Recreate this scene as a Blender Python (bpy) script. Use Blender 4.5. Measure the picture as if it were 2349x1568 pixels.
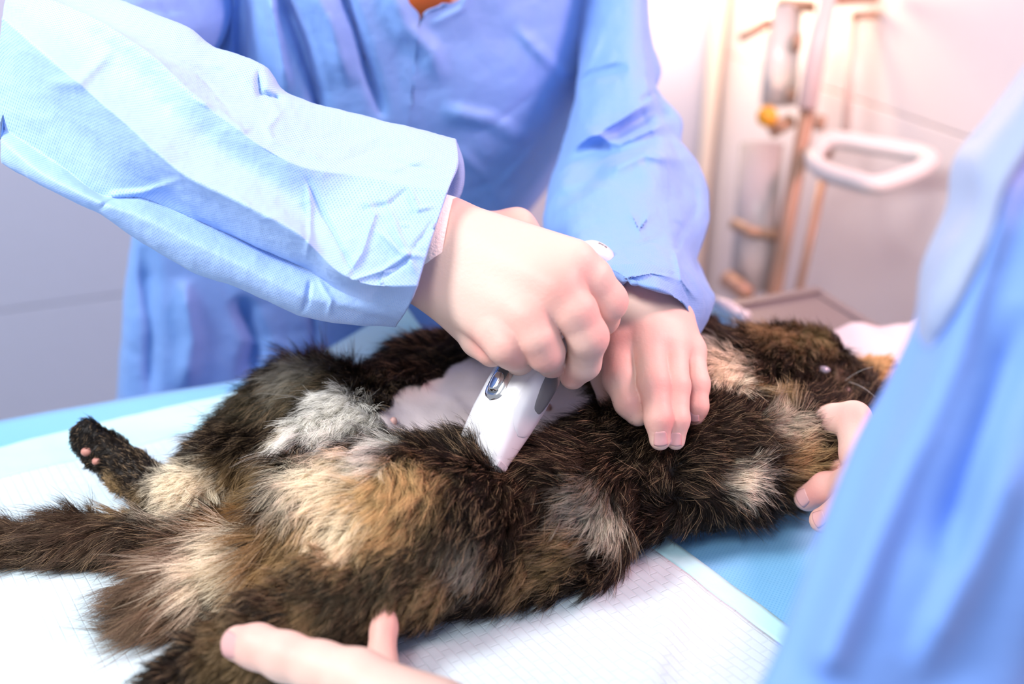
import bpy, math, random
import numpy as np
from mathutils import Vector, Matrix, kdtree
from mathutils.bvhtree import BVHTree

# ------------------------------------------------------------------ clear
for o in list(bpy.data.objects):
    bpy.data.objects.remove(o)
SC = bpy.context.scene
COL = SC.collection
random.seed(4)

# ------------------------------------------------------------------ camera, world, lights, exposure
FPX = 2284.0                      # 35 mm lens on a 36 mm sensor, 2349 px wide
PITCH = math.radians(27.0)        # looking down
SP, CP = math.sin(PITCH), math.cos(PITCH)
CAMZ, TABZ = 1.35, 0.90           # lens height and table-top height
cam = bpy.data.cameras.new('camera')
cam.lens = 35.0
cam.sensor_width = 36.0
cam.clip_start = 0.02
cam.dof.use_dof = True
cam.dof.focus_distance = 0.655
cam.dof.aperture_fstop = 2.6
camo = bpy.data.objects.new('camera', cam)
COL.objects.link(camo)
camo.location = (0, 0, CAMZ)
camo.rotation_euler = (math.pi / 2 - PITCH, 0, 0)
SC.camera = camo

w = bpy.data.worlds.new('world')
SC.world = w
w.use_nodes = True
w.node_tree.nodes['Background'].inputs[0].default_value = (0.88, 0.91, 1.0, 1)
w.node_tree.nodes['Background'].inputs[1].default_value = 0.50


def area(name, loc, target, size, power, color, shape='DISK'):
    l = bpy.data.lights.new(name, 'AREA')
    l.shape = shape
    l.size = size
    l.energy = power
    l.color = color
    o = bpy.data.objects.new(name, l)
    COL.objects.link(o)
    o.location = loc
    o.rotation_euler = (Vector(target) - Vector(loc)).to_track_quat('-Z', 'Y').to_euler()
    return o


area('overhead_key_fill', (-0.85, 0.34, 2.05), (-0.1, 0.65, 1.0), 0.40, 21, (1.0, 0.985, 0.96))
area('overhead_key_fill', (-0.38, -0.35, 2.25), (0.0, 0.6, 0.95), 0.45, 12, (1.0, 0.985, 0.97))  # added fill from the camera side to brighten the belly
area('added_pink_fill', (0.78, 0.66, 1.72), (0.14, 0.95, 1.30), 0.30, 14, (1.0, 0.50, 0.50))  # added warm fill, tints the gown pinkish; no such lamp stands here
pl = bpy.data.lights.new('added_wall_glow', 'POINT')  # added light that imitates a warm glow near the wall corner
pl.energy = 6
pl.color = (1.0, 0.70, 0.42)
pl.shadow_soft_size = 0.06
plo = bpy.data.objects.new('added_wall_glow', pl)
COL.objects.link(plo)
plo.location = (0.32, 1.70, 1.18)

vs = SC.view_settings
vs.view_transform = 'Standard'
vs.look = 'None'
vs.gamma = 1.0
vs.use_curve_mapping = False
vs.exposure = 0.0
SC.cycles.use_denoising = True
SC.cycles.max_bounces = 8
SC.cycles.caustics_reflective = False
SC.cycles.caustics_refractive = False


# ------------------------------------------------------------------ placing helpers
def P(x, y, d):
    """world point seen at photo pixel x, y at distance d along the lens axis"""
    u = (x - 1174.5) / FPX
    v = (784.0 - y) / FPX
    return np.array([u * d, d * (CP + v * SP), CAMZ + d * (v * CP - SP)])


def PA(a):
    a = np.asarray(a, float)
    u = (a[..., 0] - 1174.5) / FPX
    v = (784.0 - a[..., 1]) / FPX
    d = a[..., 2]
    return np.stack([u * d, d * (CP + v * SP), CAMZ + d * (v * CP - SP)], -1)


def T(x, y, h=0.0):
    """world point seen at pixel x, y that stands h above the table top"""
    v = (784.0 - y) / FPX
    d = (CAMZ - TABZ - h) / (SP - v * CP)
    return P(x, y, d)


def depth_at(x, y, h):
    v = (784.0 - y) / FPX
    return (CAMZ - TABZ - h) / (SP - v * CP)


# ------------------------------------------------------------------ objects
def tag(o, label=None, cat=None, group=None, kind=None):
    if label: o['label'] = label
    if cat: o['category'] = cat
    if group: o['group'] = group
    if kind: o['kind'] = kind
    return o


def thing(name, label, cat, loc, group=None):
    o = bpy.data.objects.new(name, None)
    o.empty_display_size = 0.05
    COL.objects.link(o)
    o.location = loc
    tag(o, label, cat, group)
    return o


def link(o, parent=None):
    COL.objects.link(o)
    if parent is not None:
        o.parent = parent
        bpy.context.view_layer.update()
        o.matrix_parent_inverse = parent.matrix_world.inverted()
    return o


def mesh_obj(name, verts, faces, mat, parent=None, smooth=True, cols=None, uv=None, label=None):
    me = bpy.data.meshes.new(name)
    verts = np.asarray(verts, np.float32)
    if isinstance(faces, np.ndarray):
        nf, k = faces.shape
        me.vertices.add(len(verts))
        me.vertices.foreach_set('co', verts.ravel())
        me.loops.add(nf * k)
        me.loops.foreach_set('vertex_index', faces.ravel().astype(np.int32))
        me.polygons.add(nf)
        me.polygons.foreach_set('loop_start', np.arange(0, nf * k, k, dtype=np.int32))
        me.polygons.foreach_set('loop_total', np.full(nf, k, np.int32))
        me.update(calc_edges=True)
        me.validate()
    else:
        me.from_pydata([tuple(map(float, v)) for v in verts], [], faces)
        me.update()
    if smooth:
        me.polygons.foreach_set('use_smooth', np.ones(len(me.polygons), bool))
    if cols is not None:
        a = me.color_attributes.new('Col', 'FLOAT_COLOR', 'POINT')
        c = np.ones((len(verts), 4), np.float32)
        c[:, :3] = cols
        a.data.foreach_set('color', c.ravel())
    if uv is not None:
        l = me.uv_layers.new(name='UVMap')
        vi = np.empty(len(me.loops), np.int32)
        me.loops.foreach_get('vertex_index', vi)
        l.data.foreach_set('uv', np.asarray(uv, np.float32)[vi].ravel())
    if mat is not None:
        me.materials.append(mat)
    o = bpy.data.objects.new(name, me)
    link(o, parent)
    if label: o['label'] = label
    return o


class MB:
    """collects simple solids into one mesh"""

    def __init__(s):
        s.v = []
        s.f = []

    def add(s, verts, faces):
        n = len(s.v)
        s.v += [tuple(map(float, p)) for p in verts]
        s.f += [tuple(i + n for i in f) for f in faces]

    def tube(s, pts, rad, seg=12, cap=True, flat=None):
        pts = [np.asarray(p, float) for p in pts]
        n = len(pts)
        if not hasattr(rad, '__len__'): rad = [rad] * n
        rings = []
        up = None
        for i in range(n):
            t = pts[min(i + 1, n - 1)] - pts[max(i - 1, 0)]
            t = t / (np.linalg.norm(t) + 1e-12)
            if up is None:
                a = np.array([0, 0, 1.0]) if abs(t[2]) < 0.9 else np.array([1.0, 0, 0])
            else:
                a = up
            a = a - t * a.dot(t)
            a /= np.linalg.norm(a)
            up = a
            b = np.cross(t, a)
            ring = []
            for k in range(seg):
                th = 2 * math.pi * k / seg
                ca, sa = math.cos(th), math.sin(th)
                if flat: sa *= flat
                ring.append(pts[i] + rad[i] * (ca * a + sa * b))
            rings.append(ring)
        v = [p for r in rings for p in r]
        f = []
        for i in range(n - 1):
            for k in range(seg):
                k2 = (k + 1) % seg
                f.append((i * seg + k, i * seg + k2, (i + 1) * seg + k2, (i + 1) * seg + k))
        if cap:
            f.append(tuple(range(seg - 1, -1, -1)))
            f.append(tuple((n - 1) * seg + k for k in range(seg)))
        s.add(v, f)

    def box(s, c, ax, half, bev=0.0):
        c = np.asarray(c, float)
        ax = [np.asarray(a, float) for a in ax]
        if bev <= 0:
            v = [c + sx * half[0] * ax[0] + sy * half[1] * ax[1] + sz * half[2] * ax[2]
                 for sx in (-1, 1) for sy in (-1, 1) for sz in (-1, 1)]
            f = [(0, 1, 3, 2), (4, 6, 7, 5), (0, 4, 5, 1), (2, 3, 7, 6), (0, 2, 6, 4), (1, 5, 7, 3)]
            s.add(v, f)
        else:
            b = bev
            v = []
            oct_ = []
            for (x, y) in ((1, 1), (-1, 1), (-1, -1), (1, -1)):
                p1 = (x * half[0], y * (half[1] - b))
                p2 = (x * (half[0] - b), y * half[1])
                oct_ += [p1, p2] if x * y > 0 else [p2, p1]
            for (sc, z) in ((1 - b / half[0], -half[2]), (1, -half[2] + b), (1, half[2] - b), (1 - b / half[0], half[2])):
                for (x, y) in oct_:
                    v.append(c + x * sc * ax[0] + y * sc * ax[1] + z * ax[2])
            f = []
            for i in range(3):
                for k in range(8):
                    k2 = (k + 1) % 8
                    f.append((i * 8 + k, i * 8 + k2, i * 8 + 8 + k2, i * 8 + 8 + k))
            f.append(tuple(range(7, -1, -1)))
            f.append(tuple(24 + k for k in range(8)))
            s.add(v, f)

    def build(s, name, mat, parent=None, smooth=False, label=None):
        return mesh_obj(name, s.v, s.f, mat, parent, smooth, label=label)


# ------------------------------------------------------------------ noise
def _h(i, j, k, seed):
    n = (i * 374761393 + j * 668265263 + k * 2147483647 + seed * 974634777) & 0xFFFFFFFF
    n = ((n ^ (n >> 13)) * 1274126177) & 0xFFFFFFFF
    n = n ^ (n >> 16)
    return (n & 0xFFFF) / 65535.0


def vnoise(p, seed=0):
    p = np.asarray(p, float)
    i = np.floor(p).astype(np.int64)
    f = p - i
    f = f * f * f * (f * (f * 6 - 15) + 10)
    x, y, z = i[..., 0], i[..., 1], i[..., 2]
    r = 0
    for a in (0, 1):
        for b in (0, 1):
            for c in (0, 1):
                wgt = (f[..., 0] if a else 1 - f[..., 0]) * (f[..., 1] if b else 1 - f[..., 1]) * (f[..., 2] if c else 1 - f[..., 2])
                r = r + wgt * _h(x + a, y + b, z + c, seed)
    return r * 2 - 1


def fbm(p, seed=0, oct=3):
    r, a, s = 0, 1.0, 0
    for o in range(oct):
        r = r + a * vnoise(p * 2 ** o + 17.3 * o, seed + o)
        s += a
        a *= 0.5
    return r / s


def ridged(p, seed=0, oct=3):
    r, a, s = 0, 1.0, 0
    for o in range(oct):
        r = r + a * (1 - 2 * np.abs(vnoise(p * 2 ** o + 9.1 * o, seed + o)))
        s += a
        a *= 0.5
    return r / s


# ------------------------------------------------------------------ smooth solids (distance field + surface nets)
class Field:
    def __init__(s, lo, hi, h):
        s.lo = np.asarray(lo, float)
        s.h = h
        s.n = np.ceil((np.asarray(hi) - s.lo) / h).astype(int) + 1
        s.ax = [(s.lo[i] + h * np.arange(s.n[i])).astype(np.float32) for i in range(3)]

    def new(s):
        return np.full(tuple(s.n), 1.0, np.float32)

    def sl(s, lo, hi):
        a = np.clip(np.floor((np.asarray(lo) - s.lo) / s.h).astype(int), 0, s.n)
        b = np.clip(np.ceil((np.asarray(hi) - s.lo) / s.h).astype(int) + 1, 0, s.n)
        return tuple(slice(a[i], b[i]) for i in range(3))

    def pts(s, q):
        return (s.ax[0][q[0]][:, None, None], s.ax[1][q[1]][None, :, None], s.ax[2][q[2]][None, None, :])

    def cone(s, F, a, b, ra, rb, k):
        a = np.asarray(a, float)
        b = np.asarray(b, float)
        m = max(ra, rb) + k + 3 * s.h
        q = s.sl(np.minimum(a, b) - m, np.maximum(a, b) + m)
        if min(F[q].shape) == 0: return
        x, y, z = s.pts(q)
        ab = b - a
        L = max(ab.dot(ab), 1e-12)
        t = ((x - a[0]) * ab[0] + (y - a[1]) * ab[1] + (z - a[2]) * ab[2]) / L
        t = np.clip(t, 0, 1)
        d = np.sqrt((x - a[0] - t * ab[0]) ** 2 + (y - a[1] - t * ab[1]) ** 2 + (z - a[2] - t * ab[2]) ** 2) - (ra + (rb - ra) * t)
        F[q] = smin(F[q], d.astype(np.float32), k)


def smin(a, b, k):
    if k <= 0: return np.minimum(a, b)
    h = np.maximum(k - np.abs(a - b), 0) / k
    return np.minimum(a, b) - h * h * k * 0.25


def surface_nets(F, fld):
    n = np.array(F.shape)
    ins = F < 0
    cs = tuple(n - 1)
    cnt = np.zeros(cs, np.uint8)
    c8 = [ins[i:n[0] - 1 + i, j:n[1] - 1 + j, k:n[2] - 1 + k] for i in (0, 1) for j in (0, 1) for k in (0, 1)]
    for c in c8: cnt += c
    act = (cnt > 0) & (cnt < 8)
    idx = np.argwhere(act)
    vid = np.full(cs, -1, np.int64)
    vid[act] = np.arange(len(idx))
    pos = np.zeros((len(idx), 3))
    num = np.zeros(len(idx))
    corners = [(i, j, k) for i in (0, 1) for j in (0, 1) for k in (0, 1)]
    vals = {c: F[idx[:, 0] + c[0], idx[:, 1] + c[1], idx[:, 2] + c[2]].astype(float) for c in corners}
    for c in corners:
        for ax in range(3):
            if c[ax] == 0:
                e = list(c)
                e[ax] = 1
                a, b = vals[c], vals[tuple(e)]
                m = (a < 0) != (b < 0)
                t = np.where(m, a / np.where(m, a - b, 1), 0)
                p = np.zeros((len(idx), 3)) + np.array(c, float)
                p[:, ax] += t
                pos[m] += p[m]
                num[m] += 1
    V = fld.lo + fld.h * (idx + pos / num[:, None])
    faces = []
    for ax in range(3):
        o1, o2 = [(1, 2), (2, 0), (0, 1)][ax]
        sl0 = [slice(None)] * 3
        sl1 = [slice(None)] * 3
        sl0[ax] = slice(0, -1)
        sl1[ax] = slice(1, None)
        a, b = ins[tuple(sl0)], ins[tuple(sl1)]
        for flip, m in ((False, a & ~b), (True, ~a & b)):
            e = np.argwhere(m)
            ok = (e[:, o1] > 0) & (e[:, o2] > 0) & (e[:, o1] < n[o1] - 1) & (e[:, o2] < n[o2] - 1)
            e = e[ok]
            d1 = np.zeros(3, int)
            d1[o1] = 1
            d2 = np.zeros(3, int)
            d2[o2] = 1
            q = [e - d1 - d2, e - d2, e, e - d1]
            f = np.stack([vid[p[:, 0], p[:, 1], p[:, 2]] for p in q], 1)
            if flip: f = f[:, ::-1]
            faces.append(f)
    faces = np.concatenate(faces)
    faces = faces[(faces >= 0).all(1)]
    return V, faces


def vert_normals(V, F):
    n = np.zeros_like(V)
    a, b, c, d = (V[F[:, i]] for i in range(4))
    fn = np.cross(c - a, d - b)
    for i in range(4): np.add.at(n, F[:, i], fn)
    return n / (np.linalg.norm(n, axis=1, keepdims=True) + 1e-12)


def chain_field(fld, groups, k_between, k_base):
    """groups: list of (prims, k inside); first group is the base, others meet each other with k_between"""
    base = fld.new()
    for (a, b, ra, rb) in groups[0][0]: fld.cone(base, a, b, ra, rb, groups[0][1])
    rest = None
    for prims, k in groups[1:]:
        g = fld.new()
        for (a, b, ra, rb) in prims: fld.cone(g, a, b, ra, rb, k)
        rest = g if rest is None else smin(rest, g, k_between)
    return base if rest is None else smin(base, rest, k_base)


def bounds(groups, m=0.012):
    lo = np.full(3, 1e9)
    hi = -lo
    for prims, k in groups:
        for (a, b, ra, rb) in prims:
            lo = np.minimum(lo, np.minimum(a - ra, b - rb))
            hi = np.maximum(hi, np.maximum(a + ra, b + rb))
    return lo - m, hi + m


def chain(pts):
    """[(x, y, d, r), ...] -> cones"""
    out = []
    for p, q in zip(pts[:-1], pts[1:]):
        out.append((P(*p[:3]), P(*q[:3]), p[3], q[3]))
    return out


# ------------------------------------------------------------------ lofted cloth
def crom(pts, n):
    pts = np.asarray(pts, float)
    L = np.r_[0, np.cumsum(np.linalg.norm(np.diff(pts[:, :2], axis=0), axis=1) + 1e-6)]
    t = np.linspace(0, L[-1], n)
    i = np.clip(np.searchsorted(L, t, side='right') - 1, 0, len(pts) - 2)
    s = ((t - L[i]) / (L[i + 1] - L[i]))[:, None]
    tan = np.zeros_like(pts)
    for j in range(len(pts)):
        a, b = max(j - 1, 0), min(j + 1, len(pts) - 1)
        tan[j] = (pts[b] - pts[a]) / (L[b] - L[a])
    dl = (L[i + 1] - L[i])[:, None]
    h00, h10, h01, h11 = 2 * s ** 3 - 3 * s ** 2 + 1, s ** 3 - 2 * s ** 2 + s, -2 * s ** 3 + 3 * s ** 2, s ** 3 - s ** 2
    return h00 * pts[i] + h10 * dl * tan[i] + h01 * pts[i + 1] + h11 * dl * tan[i + 1]


def loft_lines(lines, m, sub, closed=True, sharp=()):
    L = np.stack([crom(l, m) for l in lines])          # K x m x 3
    K = len(L)
    out = []
    owner = []
    for i in range(K if closed else K - 1):
        j = (i + 1) % K
        A, B = L[i], L[j]
        if i in sharp or (not closed and i == 0): ta = B - A
        else: ta = (B - L[i - 1]) / 2
        if j in sharp or (not closed and j == K - 1): tb = B - A
        else: tb = (L[(j + 1) % K] - A) / 2
        n = sub[i] if hasattr(sub, '__len__') else sub
        for s in np.arange(n) / n:
            h00, h10, h01, h11 = 2 * s ** 3 - 3 * s ** 2 + 1, s ** 3 - 2 * s ** 2 + s, -2 * s ** 3 + 3 * s ** 2, s ** 3 - s ** 2
            out.append(h00 * A + h10 * ta + h01 * B + h11 * tb)
            owner.append(i + s)
    if not closed:
        out.append(L[-1])
        owner.append(K - 1)
    return np.stack(out), np.array(owner)              # N x m x 3


def grid_faces(N, M, closed):
    f = []
    i = np.arange(N if closed else N - 1)
    j = np.arange(M - 1)
    I, J = np.meshgrid(i, j, indexing='ij')
    I2 = (I + 1) % N
    return np.stack([I * M + J, I * M + J + 1, I2 * M + J + 1, I2 * M + J], -1).reshape(-1, 4)


def grid_normals(W, closed):
    if closed: du = np.roll(W, -1, 0) - np.roll(W, 1, 0)
    else: du = np.gradient(W, axis=0)
    dv = np.gradient(W, axis=1)
    n = np.cross(du, dv)
    return n / (np.linalg.norm(n, axis=-1, keepdims=True) + 1e-12)


def crease(G, poly, width, depth, front, sharp=True, taper=True):
    """push the cloth by depth (metres, + towards the viewer side) along a drawn fold line"""
    poly = np.asarray(poly, float)
    if sharp: width, depth = width * 1.35, depth * 0.5
    best = np.full(G.shape[:2], 1e9)
    tt = np.zeros(G.shape[:2])
    seg = np.linalg.norm(np.diff(poly, axis=0), axis=1)
    acc = np.r_[0, np.cumsum(seg)]
    for a, b, l, s0 in zip(poly[:-1], poly[1:], seg, acc):
        ab = b - a
        t = np.clip(((G[..., :2] - a) @ ab) / (l * l), 0, 1)
        d = np.linalg.norm(G[..., :2] - a - t[..., None] * ab, axis=-1)
        m = d < best
        best[m] = d[m]
        tt[m] = ((s0 + t * l) / acc[-1])[m]
    x = best / width
    prof = np.maximum(0, 1 - x) ** 2 if sharp else np.exp(-x * x * 2)
    if taper: prof = prof * np.clip(np.sin(np.pi * np.clip(tt, 0.0, 1)) * 1.6, 0, 1)
    G[..., 2] -= depth * prof * front[:, None]


# ------------------------------------------------------------------ materials
def new_mat(name):
    m = bpy.data.materials.new(name)
    m.use_nodes = True
    nt = m.node_tree
    b = nt.nodes['Principled BSDF']
    return m, nt, b


def simple(name, col, rough=0.5, metal=0.0, bump=0.0, bscale=60, trans=0.0, spec=0.5, var=0.0, emit=None):
    m, nt, b = new_mat(name)
    b.inputs['Base Color'].default_value = (*col, 1)
    b.inputs['Roughness'].default_value = rough
    b.inputs['Metallic'].default_value = metal
    b.inputs['Transmission Weight'].default_value = trans
    b.inputs['Specular IOR Level'].default_value = spec
    tc = nt.nodes.new('ShaderNodeTexCoord')
    no = nt.nodes.new('ShaderNodeTexNoise')
    no.inputs['Scale'].default_value = bscale
    no.inputs['Detail'].default_value = 4
    nt.links.new(tc.outputs['Object'], no.inputs['Vector'])
    if var > 0:
        mx = nt.nodes.new('ShaderNodeMix')
        mx.data_type = 'RGBA'
        mx.inputs['A'].default_value = (*[c * (1 - var) for c in col], 1)
        mx.inputs['B'].default_value = (*[min(1, c * (1 + var)) for c in col], 1)
        nt.links.new(no.outputs['Fac'], mx.inputs['Factor'])
        nt.links.new(mx.outputs['Result'], b.inputs['Base Color'])
    if bump > 0:
        bp = nt.nodes.new('ShaderNodeBump')
        bp.inputs['Strength'].default_value = bump
        bp.inputs['Distance'].default_value = 0.002
        nt.links.new(no.outputs['Fac'], bp.inputs['Height'])
        nt.links.new(bp.outputs['Normal'], b.inputs['Normal'])
    return m


def gown_mat(name, col, col2, pitch=0.0016, translucent=0.25, wr=0.5):
    """spun-bonded gown cloth: embossed dots in a diagonal grid, fine crumple relief, light showing through"""
    m, nt, b = new_mat(name)
    N, Lk = nt.nodes, nt.links
    uv = N.new('ShaderNodeUVMap')
    uv.uv_map = 'UVMap'
    mp = N.new('ShaderNodeMapping')
    mp.inputs['Scale'].default_value = (1 / pitch, 1 / pitch, 1)
    mp.inputs['Rotation'].default_value = (0, 0, 0.7)
    Lk.new(uv.outputs[0], mp.inputs['Vector'])
    sep = N.new('ShaderNodeSeparateXYZ')
    Lk.new(mp.outputs[0], sep.inputs[0])

    def math_(op, a, bb=None):
        n = N.new('ShaderNodeMath')
        n.operation = op
        for i, q in enumerate((a, bb)):
            if q is None: continue
            if isinstance(q, (int, float)): n.inputs[i].default_value = q
            else: Lk.new(q, n.inputs[i])
        return n.outputs[0]
    sx = math_('SINE', math_('MULTIPLY', sep.outputs[0], math.pi))
    sy = math_('SINE', math_('MULTIPLY', sep.outputs[1], math.pi))
    dots = math_('POWER', math_('ABSOLUTE', math_('MULTIPLY', sx, sy)), 3.0)
    no = N.new('ShaderNodeTexNoise')
    no.inputs['Scale'].default_value = 38
    no.inputs['Detail'].default_value = 5
    no.inputs['Roughness'].default_value = 0.6
    tc = N.new('ShaderNodeTexCoord')
    Lk.new(tc.outputs['Object'], no.inputs['Vector'])
    mx = N.new('ShaderNodeMix')
    mx.data_type = 'RGBA'
    mx.inputs['A'].default_value = (*col, 1)
    mx.inputs['B'].default_value = (*col2, 1)
    Lk.new(math_('MULTIPLY', dots, 0.9), mx.inputs['Factor'])
    Lk.new(mx.outputs['Result'], b.inputs['Base Color'])
    b.inputs['Roughness'].default_value = 0.50
    b.inputs['Specular IOR Level'].default_value = 0.25
    b.inputs['Sheen Weight'].default_value = 0.15
    bp = N.new('ShaderNodeBump')
    bp.inputs['Strength'].default_value = wr
    bp.inputs['Distance'].default_value = 0.004
    Lk.new(math_('ADD', no.outputs['Fac'], math_('MULTIPLY', dots, -0.05)), bp.inputs['Height'])
    Lk.new(bp.outputs['Normal'], b.inputs['Normal'])
    tr = N.new('ShaderNodeBsdfTranslucent')
    Lk.new(mx.outputs['Result'], tr.inputs['Color'])
    ms = N.new('ShaderNodeMixShader')
    ms.inputs[0].default_value = translucent
    Lk.new(b.outputs[0], ms.inputs[1])
    Lk.new(tr.outputs[0], ms.inputs[2])
    Lk.new(ms.outputs[0], N['Material Output'].inputs['Surface'])
    return m


def vcol_mat(name, rough=0.5, sss=0.0, bump=0.3, bscale=300, bdist=0.0006):
    m, nt, b = new_mat(name)
    at = nt.nodes.new('ShaderNodeAttribute')
    at.attribute_name = 'Col'
    nt.links.new(at.outputs['Color'], b.inputs['Base Color'])
    b.inputs['Roughness'].default_value = rough
    b.inputs['Specular IOR Level'].default_value = 0.35
    if sss:
        b.inputs['Subsurface Weight'].default_value = sss
        b.inputs['Subsurface Radius'].default_value = (0.008, 0.003, 0.002)
        b.inputs['Subsurface Scale'].default_value = 1.0
    tc = nt.nodes.new('ShaderNodeTexCoord')
    no = nt.nodes.new('ShaderNodeTexNoise')
    no.inputs['Scale'].default_value = bscale
    no.inputs['Detail'].default_value = 5
    nt.links.new(tc.outputs['Object'], no.inputs['Vector'])
    bp = nt.nodes.new('ShaderNodeBump')
    bp.inputs['Strength'].default_value = bump
    bp.inputs['Distance'].default_value = bdist
    nt.links.new(no.outputs['Fac'], bp.inputs['Height'])
    nt.links.new(bp.outputs['Normal'], b.inputs['Normal'])
    return m


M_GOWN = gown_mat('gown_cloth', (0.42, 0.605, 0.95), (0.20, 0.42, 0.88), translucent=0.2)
M_GOWN_SHADED = gown_mat('gown_cloth_shaded', (0.22, 0.40, 0.81), (0.15, 0.31, 0.74), translucent=0.12)  # deeper copy of the same gown cloth, shade put into its colour
M_GOWN3 = gown_mat('gown_cloth_near', (0.17, 0.33, 0.80), (0.13, 0.29, 0.74), translucent=0.08)
M_DRAPE = gown_mat('drape_cloth', (0.22, 0.53, 0.86), (0.13, 0.42, 0.78), pitch=0.0022, translucent=0.1, wr=0.25)
M_HIGHLIGHT = gown_mat('gown_cloth_highlight', (0.36, 0.44, 0.64), (0.28, 0.37, 0.60), translucent=0.15)  # paler copy of the gown cloth, a highlight put into its colour
M_SKIN = vcol_mat('skin', 0.52, 0.18, 0.35, 420)
M_NAIL = simple('nail', (0.60, 0.33, 0.33), 0.42, spec=0.3)
M_WHITE = simple('white_plastic', (0.66, 0.66, 0.70), 0.32, bump=0.02, bscale=200)
M_GREY = simple('grey_rubber', (0.17, 0.17, 0.18), 0.5, bump=0.05, bscale=300)
M_CHROME = simple('chrome', (0.72, 0.74, 0.78), 0.12, 1.0)
M_DARK = simple('dark_slot', (0.03, 0.03, 0.035), 0.5)
M_STEEL = simple('brushed_steel', (0.23, 0.20, 0.21), 0.5, 0.35, bump=0.05, bscale=120)
M_WALLB = simple('wall_grey', (0.50, 0.53, 0.68), 0.55, bump=0.03, bscale=40, var=0.02)
M_WALLR = simple('wall_white', (0.76, 0.69, 0.72), 0.55, bump=0.03, bscale=40, var=0.02)
M_FLOOR = simple('floor_vinyl', (0.55, 0.55, 0.56), 0.5, bump=0.03, bscale=30, var=0.08)
M_PADB = simple('pad_border', (0.46, 0.77, 0.86), 0.6, bump=0.2, bscale=150)
M_CLOTH = simple('white_cloth', (0.58, 0.54, 0.58), 0.8, bump=0.3, bscale=180)
M_KNIT = simple('knit_cuff', (0.90, 0.84, 0.80), 0.8, bump=0.5, bscale=500)
M_ORANGE = simple('orange_cloth', (0.55, 0.12, 0.02), 0.8, bump=0.3, bscale=300)
M_BROWN = simple('brown_metal', (0.48, 0.29, 0.20), 0.4, 0.2)
M_AMBER = simple('amber_plastic', (0.95, 0.45, 0.04), 0.35)
M_CREAM = simple('cream_enamel', (0.74, 0.70, 0.68), 0.35)
M_GLASS = simple('clear_plastic', (0.95, 0.90, 0.88), 0.25, trans=0.45)
M_PINKPAD = simple('paw_pad', (0.50, 0.22, 0.18), 0.55, bump=0.2, bscale=200)
M_NOSE = simple('cat_nose', (0.10, 0.06, 0.06), 0.4)
M_EYE = simple('cat_eye', (0.25, 0.25, 0.32), 0.1)
M_CLAW = simple('claw', (0.75, 0.68, 0.55), 0.3)


def pad_mat():
    m, nt, b = new_mat('quilted_pad')
    N, Lk = nt.nodes, nt.links
    uv = N.new('ShaderNodeUVMap')
    uv.uv_map = 'UVMap'
    br = N.new('ShaderNodeTexBrick')
    br.offset = 0.5
    br.inputs['Color1'].default_value = (1, 1, 1, 1)
    br.inputs['Color2'].default_value = (0.85, 0.85, 0.85, 1)
    br.inputs['Mortar'].default_value = (0, 0, 0, 1)
    br.inputs['Scale'].default_value = 1
    br.inputs['Mortar Size'].default_value = 0.0007
    br.inputs['Mortar Smooth'].default_value = 1.0
    br.inputs['Brick Width'].default_value = 0.012
    br.inputs['Row Height'].default_value = 0.0065
    Lk.new(uv.outputs[0], br.inputs['Vector'])
    no = N.new('ShaderNodeTexNoise')
    no.inputs['Scale'].default_value = 160
    no.inputs['Detail'].default_value = 4
    tc = N.new('ShaderNodeTexCoord')
    Lk.new(tc.outputs['Object'], no.inputs['Vector'])
    ad = N.new('ShaderNodeMath')
    ad.operation = 'MULTIPLY_ADD'
    ad.inputs[1].default_value = 0.5
    Lk.new(no.outputs['Fac'], ad.inputs[0])
    Lk.new(br.outputs['Color'], ad.inputs[2])
    bp = N.new('ShaderNodeBump')
    bp.inputs['Strength'].default_value = 0.40
    bp.inputs['Distance'].default_value = 0.0014
    Lk.new(ad.outputs[0], bp.inputs['Height'])
    Lk.new(bp.outputs['Normal'], b.inputs['Normal'])
    b.inputs['Base Color'].default_value = (0.54, 0.66, 0.74, 1)
    b.inputs['Roughness'].default_value = 0.75
    return m


M_PAD = pad_mat()

# ------------------------------------------------------------------ room
UX = np.array([0.935, 0.354, 0.0])       # along the table and the back wall
WX = np.array([0.354, -0.935, 0.0])      # across the table, towards the lens
ZZ = np.array([0, 0, 1.0])
CORN = np.array([0.40, 1.93, 0.0])       # corner of the two walls


def wall(name, origin, direction, length, normal, mat, seams, joints):
    """a wall slab with separate panels; recessed joints between them"""
    b = MB()
    c = origin + direction * length / 2 + ZZ * 1.3 - normal * 0.06
    b.box(c, (direction, normal, ZZ), (length / 2 + 0.05, 0.045, 1.3))
    wobj = b.build(name, mat)
    wobj['kind'] = 'structure'
    for i in range(len(joints) - 1):
        for k in range(len(seams) - 1):
            x0, x1 = joints[i] + 0.001, joints[i + 1] - 0.001
            z0, z1 = seams[k] + 0.001, seams[k + 1] - 0.001
            pb = MB()
            pb.box(origin + direction * (x0 + x1) / 2 + ZZ * (z0 + z1) / 2 - normal * 0.006, (direction, ZZ, normal),
                   ((x1 - x0) / 2, (z1 - z0) / 2, 0.006), 0.0025)
            pb.build('panel', mat, wobj)
    return wobj


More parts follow.
